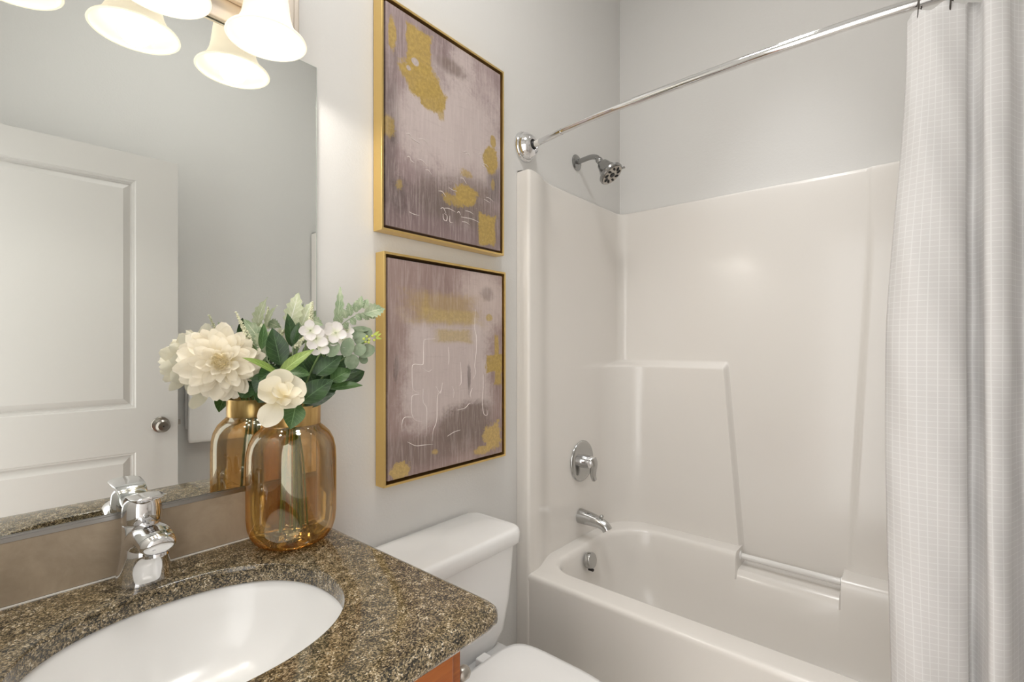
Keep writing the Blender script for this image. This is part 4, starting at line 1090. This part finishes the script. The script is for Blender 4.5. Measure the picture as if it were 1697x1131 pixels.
# --- eucalyptus branch with round leaves and lime berries
t = thing('eucalyptus_branch', 'grey green round leaved branch with lime berries at the right end of the bouquet', 'foliage', at(590, 575, -.14))
mb = stem_to(at(575, 590, -.14), .0018, (.03, -.006)); mb.tube(crom([at(575, 590, -.14), at(590, 575, -.145), at(612, 563, -.15)], 5), .0013, 8)
mb.tube(crom([at(540, 600, -.13), at(538, 580, -.15), at(545, 566, -.155)], 5), .0012, 8); mb.tube(crom([at(541, 598, -.13), at(530, 583, -.15), at(520, 575, -.155)], 5), .0011, 8)
build('stem', mb, M['stem'], t)
for a in [((572, 592), (580, 560), -.15, -.152, .026, 'leaf_euc', (-.1, 0, .2)), ((575, 590), (590, 610), -.15, -.155, .030, 'leaf_euc', (.1, 0, .4)), ((588, 588), (604, 572), -.152, -.158, .024, 'leaf_euc', (.1, 0, .3)), ((592, 572), (604, 552), -.14, -.14, .026, 'leaf_euc', (-.2, 0, .1)),
          ((594, 590), (620, 575), -.140, -.15, .028, 'leaf_euc', (.2, 0, .4)), ((545, 592), (558, 566), -.148, -.15, .026, 'leaf_euc', (-.3, 0, .1)), ((585, 562), (590, 548), -.135, -.13, .018, 'leaf_euc', (.2, 0, .2)), ((600, 560), (614, 545), -.13, -.125, .022, 'leaf_euc', (.2, 0, .3)), ((575, 552), (612, 545), -.125, -.12, .02, 'leaf_euc', (0, 0, .9)), ((596, 600), (608, 592), -.135, -.14, .02, 'leaf_euc', (.3, 0, .1))]:
    leaf_part(t, *a, shape='round', curve=.04, fold=.1)
for (bx, by) in [(603, 562), (608, 558), (612, 563), (617, 557), (611, 568), (620, 564), (606, 567), (624, 556)]:
    build('berry', MB().sphere(at(bx, by, -.152), .0032, 12, 8), M['berry'], t)
mb = MB()
for (a, b) in [((622, 558), (632, 553)), ((622, 560), (633, 562)), ((618, 556), (629, 549))]: leafp(mb, at(*a, -.152), at(*b, -.154), .006, cam_n(at(*a, -.152)), shape='lance', n=5, k=2)
build('bract', mb, M['berry'], t, smooth=180)

# --- dusty miller sprigs: one tall pale leaf by the mirror, one upright, one arching right
def dusty(name, label, pts, leaves, foot):
    t = thing(name, label, 'foliage', at(*pts[0]))
    mb = stem_to(at(*pts[0]), .0016, foot)
    if len(pts) > 1: mb.tube(crom([at(*p) for p in pts], 5), .0013, 8)
    build('stem', mb, M['leaf_dusty'], t)
    for (b, tp, yb, yt, wd, m, hint) in leaves:
        B, T_ = at(*b, yb), at(*tp, yt)
        build('leaf', leafp(MB(), B, T_, wd, cam_n(B, *hint), shape='ovate', n=26, k=4, serr=.16, curve=.10, fold=.25, twist=.2), M[m], t, smooth=180)
dusty('dusty_miller', 'tall pale lime felted leaf sprig standing against the mirror edge', [(486, 560, -.085), (488, 540, -.085)],
      [((478, 545), (494, 486), -.085, -.08, .034, 'leaf_pale', (.1, 0, .1)), ((500, 540), (518, 500), -.095, -.09, .026, 'leaf_pale', (-.2, 0, .1)), ((508, 530), (536, 540), -.10, -.11, .026, 'leaf_dusty', (.1, 0, .5)), ((488, 550), (474, 530), -.085, -.08, .018, 'leaf_pale', (.2, 0, .1))], (.0, .01))
dusty('dusty_miller', 'narrow upright pale green sprig in front of the bare wall', [(548, 575, -.11), (556, 555, -.11), (560, 530, -.11)],
      [((556, 548), (563, 476), -.11, -.108, .020, 'leaf_dusty', (.3, 0, .1)), ((556, 538), (566, 522), -.112, -.112, .012, 'leaf_dusty', (-.2, 0, .2))], (.018, .008))
t_l = []
for k, (a, b) in enumerate([((566, 536), (556, 522)), ((574, 528), (568, 512)), ((570, 536), (578, 545)), ((581, 524), (577, 502)), ((580, 529), (590, 538)), ((590, 518), (590, 498)), ((589, 522), (600, 530)), ((594, 514), (599, 491)), ((598, 520), (612, 530)), ((603, 512), (609, 496)), ((603, 518), (622, 528))]):
    t_l.append((a, b, -.125 - .002 * k, -.126 - .002 * k, .017, 'leaf_dusty', (.1, 0, .3)))
t_l.append(((604, 520), (637, 512), -.145, -.155, .034, 'leaf_dusty', (.1, 0, .3)))
dusty('dusty_miller', 'arching dusty green lobed sprig reaching right to the lower painting', [(552, 570, -.115), (564, 542, -.12), (585, 526, -.13), (606, 518, -.142)], t_l, (.026, .0))
dusty('dusty_miller', 'low pale serrated leaf cluster behind the dahlia', [(432, 580, -.085), (432, 562, -.085)],
      [((440, 580), (404, 530), -.08, -.075, .034, 'leaf_dusty', (.2, 0, .2)), ((436, 580), (434, 536), -.088, -.082, .028, 'leaf_pale', (-.1, 0, .1)), ((440, 588), (448, 548), -.09, -.09, .026, 'leaf_dusty', (.2, 0, .1)), ((440, 600), (418, 575), -.085, -.08, .03, 'leaf_dusty', (0, 0, .4))], (-.014, .01))

# --- astilbe spikes of tiny cream buds
def spike(label, pts, foot, r=.0055):
    P = crom([at(*p) for p in pts], 8); t = thing('astilbe_spike', label, 'flower', P[0])
    build('stem', stem_to(P[0], .0015, foot), M['stem'], t)
    mb = MB().tube(P, .0012, 6); rn = random.Random(len(P) + int(pts[0][0]))
    for i, p in enumerate(P):
        q = i / (len(P) - 1)
        for k in range(9):
            a = rn.uniform(0, 6.28); rr_ = r * (1 - .75 * q)
            d_ = Vector((cos(a), sin(a) * .9, rn.uniform(-.5, .5)))
            mb.sphere(p + d_ * rr_, .0019 * (1 - .3 * q) * rn.uniform(.8, 1.2), 6, 4)
    build('bud_spike', mb, M['bud'], t, smooth=180)
spike('cream bud spike leaning left above the dahlia', [(412, 562, -.085), (404, 545, -.083), (391, 518, -.08)], (-.02, .006))
spike('upright cream bud spike at the mirror edge', [(514, 540, -.115), (516, 522, -.115), (518, 501, -.115)], (.008, .0))
spike('short cream bud spike below the upright one among the glossy leaves', [(492, 575, -.13), (500, 564, -.13), (508, 556, -.132)], (.01, -.006))
spike('short cream bud spike beside the arching dusty sprig', [(536, 562, -.115), (546, 545, -.115), (556, 536, -.115)], (.014, .004))
